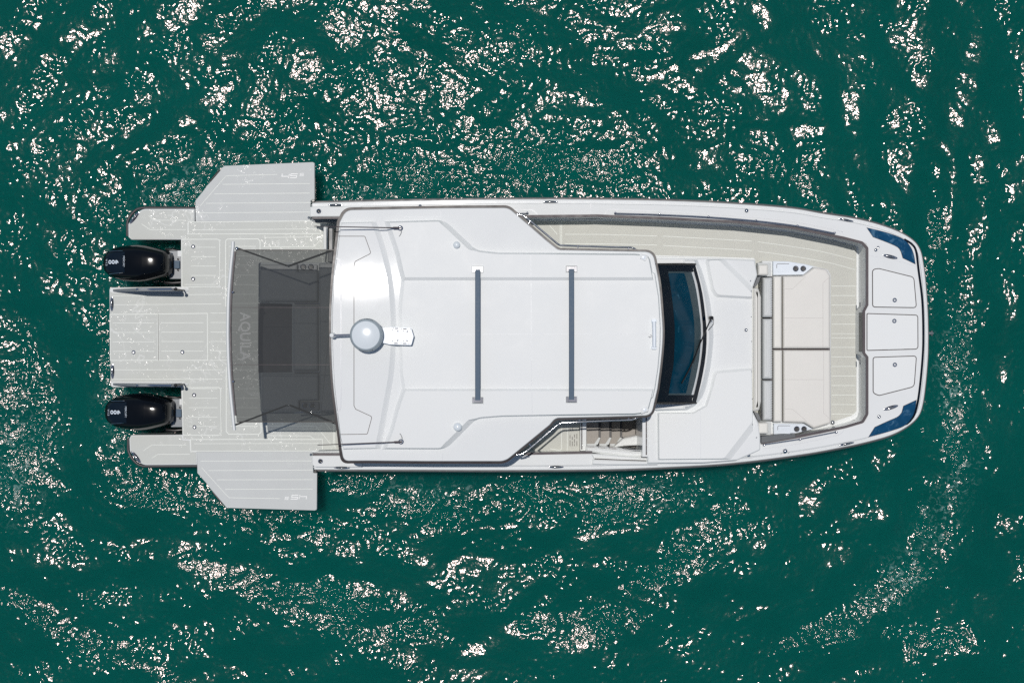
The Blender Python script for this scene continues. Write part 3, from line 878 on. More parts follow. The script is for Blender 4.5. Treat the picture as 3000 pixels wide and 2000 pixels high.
# ---- windshield: lower edge on the collar, upper edge under the roof
ZB, ZT = Z_COACH + 0.155, 2.93
vy = np.linspace(0, 1, 15)
def curve_at(pts):
    xs = [p[1] for p in pts]; ys = [p[0] for p in pts]
    return lambda y: float(np.interp(y, xs, ys))
def dens(pts): return spline(pts, 6)
edge_o = curve_at(dens([(2036, 772), (2056, 850), (2066, 920), (2070.5, 980), (2067, 1046), (2056, 1110), (2042, 1168), (2038, 1184)]))
edge_1 = curve_at(dens([(2031, 790), (2045, 840), (2056, 920), (2060, 975), (2056, 1040), (2046, 1100), (2034, 1152), (2028, 1168)]))
edge_2 = curve_at(dens([(2024, 790), (2038, 840), (2050, 920), (2054, 975), (2050, 1040), (2040, 1100), (2027, 1152), (2021, 1168)]))
edge_3 = curve_at(dens([(2002, 790), (2016, 840), (2030, 910), (2035, 975), (2032, 1040), (2024, 1090), (2012, 1144), (2006, 1168)]))
edge_4 = curve_at(dens([(1956, 790), (1966, 850), (1974, 920), (1977, 975), (1974, 1060), (1966, 1110), (1958, 1160), (1956, 1168)]))
edge_5 = curve_at(dens([(1915, 790), (1925, 840), (1934, 900), (1936, 980), (1930, 1075), (1921, 1139), (1912, 1168)]))
def wz(x, y):
    a, b = edge_o(y), edge_5(y)
    return ZB + (ZT - ZB) * max(0, min(1, (a - x) / (a - b)))
def ws_band(name, ea, eb, y0, y1, material, lift=0.0, parent=None, n=14, m=3, yb=None):
    rows = []
    for i in range(n + 1):
        y = y0 + (y1 - y0) * i / n
        r = []
        for j in range(m + 1):
            x = ea(y) + (eb(y) - ea(y)) * j / m
            r.append(P(x, y, wz(x, y) + lift))
        rows.append(r)
    return strip(name, rows, material, parent or Y, thick=0.02, angle=25)
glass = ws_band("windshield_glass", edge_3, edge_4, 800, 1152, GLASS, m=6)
ws_band("windshield_rim", edge_o, edge_1, 774, 1181, NAVY, lift=0.012, parent=glass)
ws_band("windshield_ledge", edge_1, edge_2, 797, 1156, GEL, lift=-0.004, parent=glass)
ws_band("glass_border", edge_2, edge_3, 797, 1157, FRIT, lift=0.002, parent=glass)
ws_band("glass_border", edge_3, edge_4, 793, 800, FRIT, lift=0.002, parent=glass)
ws_band("glass_border", edge_3, edge_4, 1152, 1158, FRIT, lift=0.002, parent=glass)
ws_band("windshield_header", edge_4, edge_5, 774, 1181, NAVY, lift=0.004, parent=glass)
ws_band("windshield_pillar", edge_1, edge_4, 771, 795, NAVY, lift=0.010, parent=glass)
ws_band("windshield_pillar", edge_1, edge_4, 1157, 1183, NAVY, lift=0.010, parent=glass)
for y0, y1 in ((771, 1183),):
    for yy, s in ((774, -1), (1180, 1)):
        pth = [P(x, yy, wz(x, yy) + 0.02) for x in np.linspace(edge_5(yy) + 4, edge_o(yy) + 1, 6)]
        tube("pillar_trim", pth, 0.016, BLACK, glass)
# wiper
wp = tube("wiper_arm", [P(2084, 931, ZB + 0.10), P(2078, 945, ZB + 0.13), P(2066, 972, wz(2066, 972) + 0.09), P(2046, 1018, wz(2046, 1018) + 0.07), P(2031, 1062, wz(2031, 1062) + 0.06)], 0.011, BLACK, Y)
tube("wiper_blade", [P(2054, 995, wz(2054, 995) + 0.03), P(2040, 1035, wz(2040, 1035) + 0.035), P(2020, 1080, wz(2020, 1080) + 0.035), P(1997, 1122, wz(1997, 1122) + 0.03)], 0.014, BLACK, wp)
lathe("wiper_pivot", P(2084, 931, ZB + 0.02), [(0.035, -0.1), (0.032, 0.06), (0.020, 0.09), (0.004, 0.1)], BLACK, wp, n=12)
tube("wiper_hose", [P(2078, 945, ZB + 0.13), P(2091, 935, ZB + 0.08), P(2090, 950, ZB + 0.06), P(2076, 966, ZB + 0.08)], 0.006, BLACK, wp)
for y0, y1 in ((758, 772), (1183, 1199)):
    slab("side_panel", rnd([(1900, y0), (2002, y0 + 1), (2004, y1 - 1), (1915, y1)], 2), Z_COACH + 0.16, Z_COACH - 0.05, GELR, Y, bevel=0.005)
    ribbon("joint_line", [(1930, y1 - 0.5 if y0 < 900 else y0 + 0.5), (2005, y1 - 1 if y0 < 900 else y0 + 1)], Z_COACH + 0.16, 1.2, SEAMD, Y)
    box("bracket", 2001, y0 + 1, 2008, y1 - 1, Z_COACH + 0.175, Z_COACH + 0.02, GEL, Y)

# ---- bow lounge: base, cup-holder panels, backrests
lounge = slab("lounge_base", rnd([(2233, 764), (2300, 765), (2375, 777), (2425, 789, 8), (2434, 805), (2435, 1240, 6), (2385, 1256), (2330, 1270), (2233, 1273)], 0), 1.44, Z_WELL - 0.05, GEL, Y, bevel=0.012)
slab("cushion_board", [(2235, 809), (2355, 810), (2386, 786), (2420, 792), (2431, 808), (2432, 1238), (2385, 1252), (2356, 1234), (2235, 1234)], 1.455, 1.43, GASK, lounge, bevel=0)
def RAW(pts, r):
    return [(p[0], p[1], p[2] if len(p) > 2 else r) for p in pts]
def pouf(name, pts, z1, z0, material, label, cat, group=None, bev=0.03, parent=None, w=3):
    """upholstered pad with a softly crowned top"""
    raw = pts
    def ins(d):
        q = inset([p[:2] for p in raw], d, False) if d > 0 else [p[:2] for p in raw]
        return rnd([(a[0], a[1], max(0.4, p[2] - d)) for a, p in zip(q, raw)])
    pts = ins(0); N = len(pts)
    rings = [(pts, z0), (pts, z0 + (z1 - z0) * 0.62), (ins(w * 0.35), z0 + (z1 - z0) * 0.90), (ins(w), z1)]
    rings.append((ins(w * 2.2), z1 + 0.005)); rings.append((ins(w * 2.7), z1 + 0.005))
    verts, faces = [], []
    for rr, z in rings:
        for x, y in rr:
            p = P(x, y, z1); verts.append((p.x, p.y, z))
    for k in range(len(rings) - 1):
        for i in range(N):
            j = (i + 1) % N
            faces.append([k * N + i, k * N + j, (k + 1) * N + j, (k + 1) * N + i])
    faces.append([(len(rings) - 1) * N + i for i in range(N)]); faces.append(list(range(N))[::-1])
    o = finish(name, verts, faces, material, parent, angle=60)
    if label: tag(o, label, cat, group)
    return o
pad1 = RAW([(2294.5, 808.5, 3), (2352, 807, 14), (2386, 782, 8), (2422, 788, 10), (2433, 806, 8), (2433, 1020.5, 3), (2294.5, 1020.5, 3)], 3)
pad2 = RAW([(2295.5, 1025, 3), (2434, 1025, 3), (2435, 1240, 8), (2384, 1255, 7), (2357, 1238.5, 14), (2295.5, 1237, 3)], 3)
c1 = pouf("sunpad_cushion", pad1, 1.60, 1.44, CREAM, "large cream sunpad cushion on the bow lounge, nearer the open walkway side", "cushion", "bow lounge cushions")
c2 = pouf("sunpad_cushion", pad2, 1.60, 1.44, CREAM, "large cream sunpad cushion on the bow lounge, beside the short grab rail", "cushion", "bow lounge cushions")
for o, pts in ((c1, [[(2300, 846), (2322, 846), (2352, 818), (2360, 810)], [(2298, 931.5), (2411, 931.5)], [(2411, 1018), (2411, 828), (2431, 812)]]),
               (c2, [[(2300, 1198), (2322, 1198), (2355, 1226), (2364, 1234)], [(2299, 1111.5), (2412, 1111.5)], [(2413, 1028), (2413, 1210), (2432, 1227)]])):
    for q in pts:
        ribbon("stitching", q, 1.606, 1.2, mat("stitch", (0.60, 0.58, 0.56), 0.7) if "stitch" not in bpy.data.materials else bpy.data.materials["stitch"], o, h=0.001)
pouf("bolster_cushion", RAW([(2265.5, 808, 3), (2291.5, 808, 3), (2291.5, 1020.5, 3), (2265.5, 1020.5, 3)], 3), 1.61, 1.44, CREAM2, "long narrow ivory bolster cushion, upper one of the pair on the bow lounge", "cushion", "bow lounge cushions")
pouf("bolster_cushion", RAW([(2266.5, 1025, 3), (2292.5, 1025, 3), (2292.5, 1236.5, 3), (2266.5, 1236.5, 3)], 3), 1.61, 1.44, CREAM2, "long narrow ivory bolster cushion, lower one of the pair on the bow lounge", "cushion", "bow lounge cushions")
for (a, b, lab) in ((812, 929.5, "grey padded backrest cushion on the bow lounge, nearest the open walkway"), (933, 1110.5, "long grey padded backrest cushion in the middle of the bow lounge"), (1114, 1232, "grey padded backrest cushion on the bow lounge, nearest the short grab rail")):
    o = pouf("backrest_cushion", RAW([(2234.5, a), (2263.5, a), (2263.5, b), (2234.5, b)], 3), 1.66, 1.44, GREYV, lab, "cushion", "bow lounge cushions", w=3.5)
    for k in range(int((b - a) / 7)):
        ribbon("quilted_rib", [(2252, a + 5 + k * 7), (2262.5, a + 1 + k * 7)] if k else [(2252, a + 5), (2262.5, a + 3)], 1.666, 1.0, SEAMG, o, h=0.0015)
    ribbon("stitching", [(2245, a + 8), (2249, a + 20), (2249, b - 20), (2245, b - 8)], 1.666, 1.0, SEAMG, o, h=0.001)
pouf("headrest_roll", RAW([(2207, 842, 2), (2224, 842, 8), (2232.5, 870, 8), (2232.5, 1176, 8), (2226, 1204, 8), (2207, 1206, 2)], 3), 1.90, 1.50, CREAM2, "long ivory headrest roll along the front of the white coachroof", "cushion", "bow lounge cushions", w=5)
for pts in ([(2207, 841), (2218, 812), (2229, 810), (2223, 828), (2212, 842)], [(2208, 1204), (2222, 1210), (2231, 1231), (2220, 1231)]):
    slab("headrest_bracket", pts, 1.80, 1.5, DGREY, Y, bevel=0.004)
for y0, y1, lab in ((774, 807, "small square ivory armrest of the bow lounge, on the open walkway side"), (1237, 1271, "small square ivory armrest of the bow lounge, beside the short grab rail")):
    box("lounge_frame", 2220, y0 - 4, 2258, y1 + 3, 1.60, 1.44, GREYV, Y)
    pouf("armrest_cushion", RAW([(2221, y0, 2), (2252, y0, 4), (2252, y1, 4), (2221, y1, 2)], 3), 1.80, 1.60, CREAM2, lab, "armrest", "bow lounge cushions")
cp1 = slab("cup_panel", rnd([(2265, 765), (2310, 766), (2360, 774), (2384, 780.5), (2353, 805, 10), (2265, 806)], 0), 1.53, 1.43, GELB, Y, bevel=0.006)
cp2 = slab("cup_panel", rnd([(2267, 1240), (2355, 1241, 10), (2381, 1256.5), (2330, 1268), (2267, 1272)], 0), 1.53, 1.43, GELB, Y, bevel=0.006)
for cp, x0, y0, cups in ((cp1, 2276, 773.5, ((2331, 787), (2353, 787))), (cp2, 2279, 1247, ((2334, 1256), (2355.5, 1256)))):
    box("tray", x0, y0, x0 + 37, y0 + 23, 1.533, 1.50, GELB, cp, r=3, bevel=0.002)
    ribbon("tray_joint", [(x0 - 0.5, y0 + 12), (x0 - 0.5, y0 + 2), (x0 + 2, y0 - 0.5), (x0 + 36, y0 - 0.5)], 1.53, 1.2, SEAMD, cp)
    for q in cups:
        cup(q[0], q[1], 1.53, 8.5, cp)

# ---- cabin under the hardtop
cabin = slab("cabin_wall", rnd([(990, 770, 6), (1500, 762), (1640, 752), (1900, 754, 10), (1925, 800), (1932, 980), (1920, 1160), (1890, 1203, 10), (1600, 1205), (990, 1200, 6)], 4), 2.62, 0.7, GEL, Y, bevel=0.01)
slab("cabin_window", rnd([(1300, 763), (1640, 753), (1895, 755), (1915, 800), (1915, 1150), (1890, 1204), (1300, 1203)], 4), 2.88, 2.62, NAVY, cabin, bevel=0.01)

# ---- hardtop
Yc = 0.106
def crown(x, y): return -0.028 * (y - Yc) ** 2
roof_pts = spline([(969, 970), (971, 1059), (976, 1139), (985.5, 1219), (994, 1284), (998, 1321)], 4)[:-1] + rnd([(998, 1321), (1004, 1352, 28), (1200, 1353)], 0)[1:-1] \
    + [(1071, 1351.5), (1250, 1353)] + rnd([(1250, 1353), (1480, 1353, 50), (1610, 1246), (1628, 1225, 26), (1760, 1222), (1870, 1220)], 0, 6)[1:-1] \
    + rnd([(1870, 1220), (1910, 1216, 34), (1927, 1139)], 0, 6)[1:-1] + spline([(1927, 1139), (1935, 1075), (1941, 1010), (1942, 960), (1938, 900), (1933, 840), (1924, 784)], 4)[:-1] \
    + rnd([(1924, 784), (1914, 737, 34), (1860, 735)], 0, 6)[1:-1] + rnd([(1860, 735), (1760, 733.5), (1636, 731, 26), (1600, 702), (1490, 606, 40), (1300, 607), (1164, 608)], 0, 6)[1:-1] \
    + rnd([(1164, 608), (1010, 613, 34), (992, 650)], 0, 6)[1:-1] + spline([(992, 650), (988, 692), (983, 738), (975, 815), (970, 900), (969, 970)], 4)[:-1]
hard = frustum("hardtop", roof_pts, Z_ROOF, Z_ROOF - 0.02, 2.0, GEL, Y, fz=crown, bevel=0.0)
edge_pts = inset(roof_pts, 0.6)
def roof_edge():
    # deeper, slightly set-in fascia below the hardtop
    a = [P(x, y, Z_ROOF) for x, y in inset(roof_pts, 3)]
    N = len(a)
    verts = [(p.x, p.y, Z_ROOF - 0.045 + crown(p.x, p.y)) for p in a] + [(p.x, p.y, Z_ROOF - 0.17 + crown(p.x, p.y)) for p in a]
    return finish("hardtop_fascia", verts, [list(range(N)), list(range(2 * N - 1, N - 1, -1))] + [[i, (i + 1) % N, N + (i + 1) % N, N + i] for i in range(N)], GEL, hard)
roof_edge()
ribbon("drip_edge", [p for p in roof_pts], lambda x, y: Z_ROOF - 0.062 + crown(*P(x, y, 3).xy), 9.0, DRIP, hard, h=0.02, closed=True)

# main block, lower centre panel
main_pts = [(1184, 1180), (1168, 1080), (1166, 990), (1166, 900), (1176, 790)] + [(1880, 775), (1921, 800), (1932, 870), (1937, 960), (1936, 1010), (1930, 1080), (1921, 1140), (1915, 1165), (1880, 1190)]
frustum("roof_panel", main_pts, Z_ROOF + 0.040, Z_ROOF, [10, 12, 12, 12, 5] + [4] * 9, GELR, hard, fz=crown)
# raised side panels with sloping flanks
strip_p = [(1176, 829), (1168, 800), (1155, 742), (1140, 698), (1122, 646)] + rnd([(1122, 646), (1300, 641, 60), (1395, 731, 50), (1460, 738)], 0, 5)[1:-1] + [(1460, 738), (1640, 739), (1860, 741)] \
    + rnd([(1860, 741), (1905, 745, 22), (1916, 806)], 0, 4)[1:-1] + [(1920, 829)]
ws_p = []
for i in range(len(strip_p)):
    x, y = strip_p[i]; x2, y2 = strip_p[(i + 1) % len(strip_p)]
    if y > 815 and y2 > 815: ws_p.append(17)
    elif x < 1180 and x2 < 1180: ws_p.append(15)
    elif 1290 < x < 1400 and abs(y2 - y) > 4: ws_p.append(15)
    else: ws_p.append(6)
frustum("roof_side_panel", strip_p, Z_ROOF + 0.085, Z_ROOF, ws_p, GELR, hard, fz=crown)
strip_s = [(1920, 1133), (1912, 1166)] + rnd([(1912, 1166), (1900, 1211, 22), (1860, 1216)], 0, 4)[1:-1] + [(1860, 1216), (1640, 1219), (1470, 1222)] + rnd([(1470, 1222), (1395, 1228, 50), (1305, 1318, 60), (1200, 1320)], 0, 5)[1:-1] + [(1116, 1318), (1140, 1255), (1158, 1190), (1178, 1133)]
ws_s = []
for i in range(len(strip_s)):
    x, y = strip_s[i]; x2, y2 = strip_s[(i + 1) % len(strip_s)]
    if y < 1141 and y2 < 1141: ws_s.append(12)
    elif x < 1182 and x2 < 1182: ws_s.append(13)
    elif 1295 < x < 1400 and abs(y2 - y) > 4: ws_s.append(15)
    else: ws_s.append(5)
frustum("roof_side_panel", strip_s, Z_ROOF + 0.085, Z_ROOF, ws_s, GELR, hard, fz=crown)
# aft panel, glossy, rising slightly aft
def crownA(x, y): return crown(x, y) - 0.030 * (x - P(1150, 1000, 3).x)
aft_r = spline([(1100, 647), (1122, 706), (1146, 800), (1158, 900), (1160, 990), (1154, 1085), (1140, 1170), (1112, 1316)], 4)
aft_l = [(1003, 1318), (995, 1283), (988, 1220), (979, 1139), (974.5, 1059), (972, 970), (973, 900), (978, 815), (986, 738), (991, 692), (996, 650)]
aft_pts = aft_r + aft_l
aft_w = [15] * (len(aft_r) - 1) + [4] + [3] * (len(aft_l) - 1) + [4]
frustum("roof_aft_panel", aft_pts, Z_ROOF + 0.060, Z_ROOF, aft_w, GEL, hard, fz=crownA)
def zA(px, py):
    p = P(px, py, 3.03); return Z_ROOF + 0.061 + crownA(p.x, p.y)
def zM(px, py):
    p = P(px, py, 3.03); return Z_ROOF + 0.041 + crown(p.x, p.y)
def zS(px, py):
    p = P(px, py, 3.03); return Z_ROOF + 0.086 + crown(p.x, p.y)
def zW(px, py):
    p = P(px, py, 3.0); return Z_ROOF + crown(p.x, p.y)
ribbon("panel_joint", rnd([(992, 692), (1069, 692, 5), (1087, 742, 7), (1040, 766, 8), (1037, 780), (1037, 1188, 8), (1042, 1198), (1090, 1220, 7), (1076, 1271, 5), (998, 1272)], 0)[0:], zA, 1.5, SEAMD, hard, h=0.002, dens=20)
ribbon("moulded_step", [(986, 757), (994, 761), (998, 770), (999, 785), (999, 1180), (998, 1196), (992, 1204), (988, 1207)], zA, 4.0, SEAMG, hard, h=0.002, dens=20)
ribbon("panel_seam", [(1214, 980), (1905, 978)], zM, 1.2, SEAMG, hard, h=0.001, dens=60)
ribbon("panel_seam", [(1556, 830), (1557, 1132)], zM, 1.6, SEAMG, hard, h=0.001, dens=20)
ribbon("panel_seam", [(1555, 748), (1555.5, 808)], zS, 1.6, SEAMG, hard, h=0.001, dens=20)
ribbon("panel_seam", [(1558, 1149), (1559, 1212)], zS, 1.6, SEAMG, hard, h=0.001, dens=20)
ribbon("panel_seam", [(1290, 613), (1291.5, 628), (1289, 634), (1180, 636)], zW, 1.2, SEAMG, hard, h=0.001, dens=20)
ribbon("panel_seam", [(1296, 1326), (1297, 1346)], zW, 1.2, SEAMG, hard, h=0.001, dens=20)

# roof cross bars with polished feet
for xs_, y0, y1 in ((1399.5, 789, 1172), (1674.5, 788, 1170)):
    zt = Z_ROOF + 0.085
    rows = []
    ya = np.linspace(y0, y1, 12)
    s = 0
    def ztop(y): return zS(xs_, y) + 0.055
    verts, faces = [], []
    for y in ya:
        p = P(xs_, y, 3.12); hw = 0.042
        for dxx, dz in ((-hw, -0.045), (-hw, 0), (-hw * 0.8, 0.010), (hw * 0.8, 0.010), (hw, 0), (hw, -0.045)):
            verts.append((p.x + dxx, p.y, ztop(y) + dz))
    for i in range(len(ya) - 1):
        for k in range(6):
            faces.append([i * 6 + k, i * 6 + (k + 1) % 6, (i + 1) * 6 + (k + 1) % 6, (i + 1) * 6 + k])
    faces += [[0, 1, 2, 3, 4, 5], [(len(ya) - 1) * 6 + k for k in range(5, -1, -1)]]
    rb = finish("roof_bar", verts, faces, BAR, Y, angle=20)
    for yy in (y0, y1):
        p = P(xs_, yy, 3.1); z0 = zS(xs_, yy)
        slab("bar_foot", rnd([(xs_ - 16, yy - 9), (xs_ + 16, yy - 9), (xs_ + 16, yy + 9), (xs_ - 16, yy + 9)], 2), z0 + 0.018, z0 - 0.02, CHROME, rb, bevel=0.006)
        slab("bar_clamp", rnd([(xs_ - 10, yy - 7), (xs_ + 10, yy - 7), (xs_ + 10, yy + 7), (xs_ - 10, yy + 7)], 1), z0 + 0.045, z0, CHROME, rb, bevel=0.004)
        slab("foot_base", rnd([(xs_ - 18.5, yy - 11.5), (xs_ + 18.5, yy - 11.5), (xs_ + 18.5, yy + 11.5), (xs_ - 18.5, yy + 11.5)], 3), z0 + 0.006, z0 - 0.02, GEL, rb, bevel=0.002)

# radar dome on its bracket plate
zr = zA(1070, 981)
plate = slab("radar_plate", rnd([(1120, 960), (1145, 957.5), (1204, 959, 5), (1212, 985), (1205, 1011, 5), (1142, 1009), (1120, 1004)], 2), zr + 0.13, zr + 0.118, GELB, Y, bevel=0.003)
for (x, y, l, a) in ((1162, 962, 9, 0), (1186, 963, 10, 0), (1160, 1005.5, 10, 0), (1185.5, 1006, 10, 0), (1165.5, 970, 4, -45), (1193.5, 971, 4.5, 45), (1165, 997, 4.5, 45), (1192.5, 998, 4.5, -45), (1152.5, 960.5, 1.5, 0), (1176, 962.5, 1.5, 0), (1202, 963, 1.5, 0), (1150, 967, 1.6, 60), (1182, 969, 1.6, 0), (1150, 999, 1.6, 0), (1182, 999, 1.6, 0), (1175, 1005.5, 1.6, 0), (1198, 1007, 1.6, 0)):
    ca, sa = math.cos(math.radians(a)), -math.sin(math.radians(a))
    ribbon("plate_slot", [(x - l / 2 * ca, y - l / 2 * sa), (x + l / 2 * ca, y + l / 2 * sa)], zr + 0.131, 2.4, SEAMD, plate, h=0.001)
slab("plate_riser", [(1122, 966), (1190, 966), (1190, 1002), (1122, 1002)], zr + 0.118, zr - 0.03, GELR, plate, bevel=0.006)
zd = zr + 0.14
rc = P(1071.5, 981.5, zd + 0.20); rc.z = zd
Rr = 49.5 / FPX * (CAM_H - zd - 0.15)
radar = lathe("radar_dome", rc, [(Rr * 0.86, 0.0), (Rr * 0.97, 0.03), (Rr, 0.08), (Rr * 0.99, 0.11), (Rr * 0.93, 0.165), (Rr * 0.845, 0.19), (Rr * 0.82, 0.192), (Rr * 0.62, 0.212), (Rr * 0.40, 0.224), (Rr * 0.18, 0.229), (Rr * 0.02, 0.230)], RADOME, Y, n=56, mats=[RADRIM, RADOME], fm=[0, 0, 0, 0, 0, 0, 1, 1, 1, 1, 1])
lathe("radar_foot", (rc.x + 0.05, rc.y, zr - 0.02), [(0.20, 0), (0.18, 0.08), (0.22, 0.165)], RADRIM, radar, n=24)
def arc_text(word, mid_deg, r, z, name, parent, size):
    vv, ff = [], []
    n = len(word); stepd = math.degrees(size * 0.72 / r)
    for i, ch in enumerate(word):
        th = math.radians(mid_deg + (i - (n - 1) / 2) * stepd)
        o = (rc.x + r * math.cos(th), rc.y + r * math.sin(th), z)
        v, f = text_mesh(name, ch, size, PRINT, parent, o, th + math.pi / 2, h=0.001, bold=0.0005)
        for q in v:
            d = math.hypot(q.x - rc.x, q.y - rc.y)
            q.z = z + (Rr * 0.945 - d) * 0.95 + (q.z - z)
        b = len(vv); vv += v; ff += [[k + b for k in g] for g in f]
    finish(name, vv, ff, INK, parent, smooth=False)
arc_text("Raymarine", 270, Rr * 0.945, rc.z + 0.158, "maker_lettering", radar, 0.036)
arc_text("Raymarine", 90, Rr * 0.945, rc.z + 0.158, "maker_lettering", radar, 0.036)
# masthead light on a short arm behind the dome
lm = tube("light_arm", [P(976, 982, zr + 0.22), P(1035, 980.5, zr + 0.18)], 0.018, CHROME, Y)
lathe("masthead_light", P(974, 982, zr + 0.16), [(0.045, -0.18), (0.045, 0.02), (0.040, 0.03), (0.040, 0.08), (0.030, 0.10), (0.004, 0.105)], GEL, lm, n=16)
# satellite pucks
for cx, cy, r in ((1338, 718, 10.5), (1341, 1250, 12.5)):
    c = P(cx, cy, zS(cx, cy)); R = r / FPX * 20.9
    lathe("gps_antenna", c, [(R * 0.9, -0.01), (R, 0.02), (R * 0.96, 0.045), (R * 0.7, 0.065), (R * 0.3, 0.074), (R * 0.02, 0.075)], RADOME, Y, n=22)
# corner pods at the front of the roof
for cx, cy, a in ((1886, 754, 30), (1863, 1200, -30)):
    cx = 1886 if cy < 900 else 1889
    z0 = zS(cx, cy)
    pts = rnd([(cx - 10, cy - 11), (cx + 11, cy - 3), (cx + 6, cy + 12), (cx - 11, cy + 3)] if cy < 900 else [(cx - 10, cy + 11), (cx + 11, cy + 3), (cx + 6, cy - 12), (cx - 11, cy - 3)], 2)
    pod = slab("light_pod", pts, z0 + 0.02, z0 - 0.03, GEL, Y, bevel=0.004)
    lathe("pod_lens", P(cx, cy, z0 + 0.02), [(0.030, -0.002), (0.030, 0.004), (0.022, 0.006), (0.002, 0.007)], GELB, pod, n=16)
    ribbon("pod_joint", inset(pts, -0.8), z0, 1.0, SEAMG, pod, h=0.003, closed=True)
# horn bar and hook near the front edge
hb = tube("horn", [P(1916, 941, zM(1916, 941) + 0.05), P(1917, 979, zM(1917, 979) + 0.05), P(1917, 1017, zM(1917, 1017) + 0.05)], 0.032, GELB, Y, n=12)
for yy in (940, 1018):
    slab("horn_foot", rnd([(1909, yy - 5), (1924, yy - 5), (1924, yy + 5), (1909, yy + 5)], 3), zM(1917, yy) + 0.05, zM(1917, yy) - 0.02, GELB, hb, bevel=0.004)
tube("roof_hook", [P(1907, 980, zM(1907, 980)), P(1908, 985, zM(1908, 985) + 0.02), P(1903, 988, zM(1903, 988) + 0.02), P(1901, 985, zM(1901, 985))], 0.006, CHROME, Y)

# whip antennas, folded down aft
for bx, by, tx, ty in ((1172, 668, 921, 663), (1174, 1294, 930, 1303)):
    z0 = zS(bx, by)
    tp = P(tx, ty, z0 + 0.30)
    b0 = P(bx, by, z0 + 0.06)
    ant = tube("whip_antenna", [b0, b0.lerp(tp, 0.18), b0.lerp(tp, 0.6), tp], 0.01, GASK, Y, radii=[0.012, 0.010, 0.008, 0.006])
    lathe("antenna_mount", (b0.x, b0.y, z0 - 0.01), [(0.045, 0), (0.045, 0.012), (0.028, 0.02), (0.028, 0.06), (0.016, 0.085)], CHROME, ant, n=14)
    s = 1 if by < 900 else -1
    tube("antenna_cable", [P(bx + 3, by + 3 * s, z0 + 0.02), P(bx + 4, by + 12 * s, z0 + 0.015), P(bx + 1, by + 20 * s, z0 + 0.012), P(bx - 3, by + 25 * s, z0 + 0.012)], 0.006, MGREY, ant)
    tube("antenna_ferrule", [b0 + Vector((0.02, 0, 0)), b0.lerp(tp, 0.08)], 0.018, GASK, ant)

# side grab rails of the hardtop
def top_rail(pts, posts):
    o = tube("roof_grab_rail", [P(x, y, z) for x, y, z in pts], 0.016, CHROME, Y, n=10)
    for (x0, y0, x1, y1, z) in posts:
        tube("rail_bracket", [P(x0, y0, z), P(x1, y1, z)], 0.013, CHROME, o)
zr1 = 2.86
top_rail([(1511, 628, zr1), (1530, 630, zr1), (1545, 640, zr1), (1634, 715, zr1), (1642, 719, zr1), (1700, 721, zr1), (1790, 724, zr1), (1848, 725, zr1), (1858, 728, zr1), (1869, 737, zr1)],
         [(1554, 646, 1548, 657, zr1), (1693, 721, 1693, 736, zr1), (1841, 725, 1841, 738, zr1)])
top_rail([(1514, 1332, zr1), (1530, 1329, zr1), (1546, 1318, zr1), (1632, 1245, zr1), (1644, 1238, zr1), (1700, 1235, zr1), (1790, 1231, zr1), (1850, 1229, zr1), (1860, 1226, zr1), (1870, 1219, zr1)],
         [(1558, 1308, 1550, 1299, zr1), (1697, 1235, 1696, 1222, zr1), (1842, 1229, 1841, 1217, zr1)])

# ---- side deck under the roof and the starboard companionway
slab("side_deck", [(990, 640), (1500, 640), (1500, 772), (990, 772)], Z_WELL - 0.004, 0.6, MATC, Y, bevel=0)
sd = slab("companion_deck", [(985, 1198), (1698, 1200), (1698, 1322), (985, 1322)], Z_WELL, 0.6, MATC, Y, bevel=0)
seams([[(1645, 1230), (1645, 1314), (1641, 1318)], [(1662, 1230), (1662, 1318)], [(1612, 1314), (1641, 1318)]], Z_WELL, sd, w=1.6)
for x, y0, y1 in ((1670, 1274, 1284), (1670, 1289, 1306), (1676.5, 1279, 1288), (1676.5, 1292, 1306), (1683, 1272, 1281), (1683, 1285, 1297), (1683, 1300, 1306), (1690, 1270, 1285), (1690, 1291, 1306), (1670, 1254, 1262), (1677, 1253, 1260)):
    ribbon("drain_slot", [(x, y0), (x, y1)], Z_WELL, 1.6, SEAMD, sd, h=0.002)
for (x0, x1, dk, zz) in ((1700, 1718, 1704.5, 1.30), (1882, 1898, 1893.5, 1.86)):
    fr = box("door_frame", x0, 1205, x1, 1338 if x0 > 1800 else 1320, zz, 0.7, GEL, Y, bevel=0.006)
    ribbon("door_track", [(dk, 1212), (dk, 1332 if x0 > 1800 else 1316)], zz, 3.4, SEAMD, fr, h=0.002)
    for k in range(7):
        yy = 1232 + k * 17.6
        if yy < (1332 if x0 > 1800 else 1314):
            stud(dk, yy, zz + 0.002, 1.5, fr, "track_screw")
# stairs going down
well = slab("stair_well_floor", [(1716, 1200), (1885, 1200), (1885, 1345), (1716, 1345)], 0.40, 0.2, WOOD, Y, bevel=0)
for k, (x0, x1, z) in enumerate(((1718, 1757, 1.00), (1755, 1789, 0.80), (1786, 1820, 0.60))):
    pts = rnd([(x0, 1205), (x1 + 2, 1205), (x1 + 2, 1276), (x1 - 6, 1300, 5), (x1 - 12, 1304), (x0, 1303)], 0)
    tr = slab("stair_tread", pts, z, z - 0.06, WOOD, Y, bevel=0.005)
    slab("tread_nosing", [(x1 - 3.5, 1206), (x1 + 3, 1206), (x1 + 3, 1280), (x1 - 3.5, 1280)], z + 0.008, z - 0.04, BLACK, tr, bevel=0.003)
    slab("tread_border", rnd([(x1 - 3.5, 1281), (x1 + 2.5, 1281), (x1 - 5, 1301, 4), (x1 - 14, 1305), (x0 + 1, 1304), (x0 + 1, 1299), (x1 - 16, 1299)], 0), z + 0.006, z - 0.04, GREYV, tr, bevel=0.003)
slab("stair_side_bench", [(1826, 1284), (1886, 1272), (1886, 1303), (1826, 1306), (1800, 1308)], 0.85, 0.4, GEL, Y, bevel=0.02)
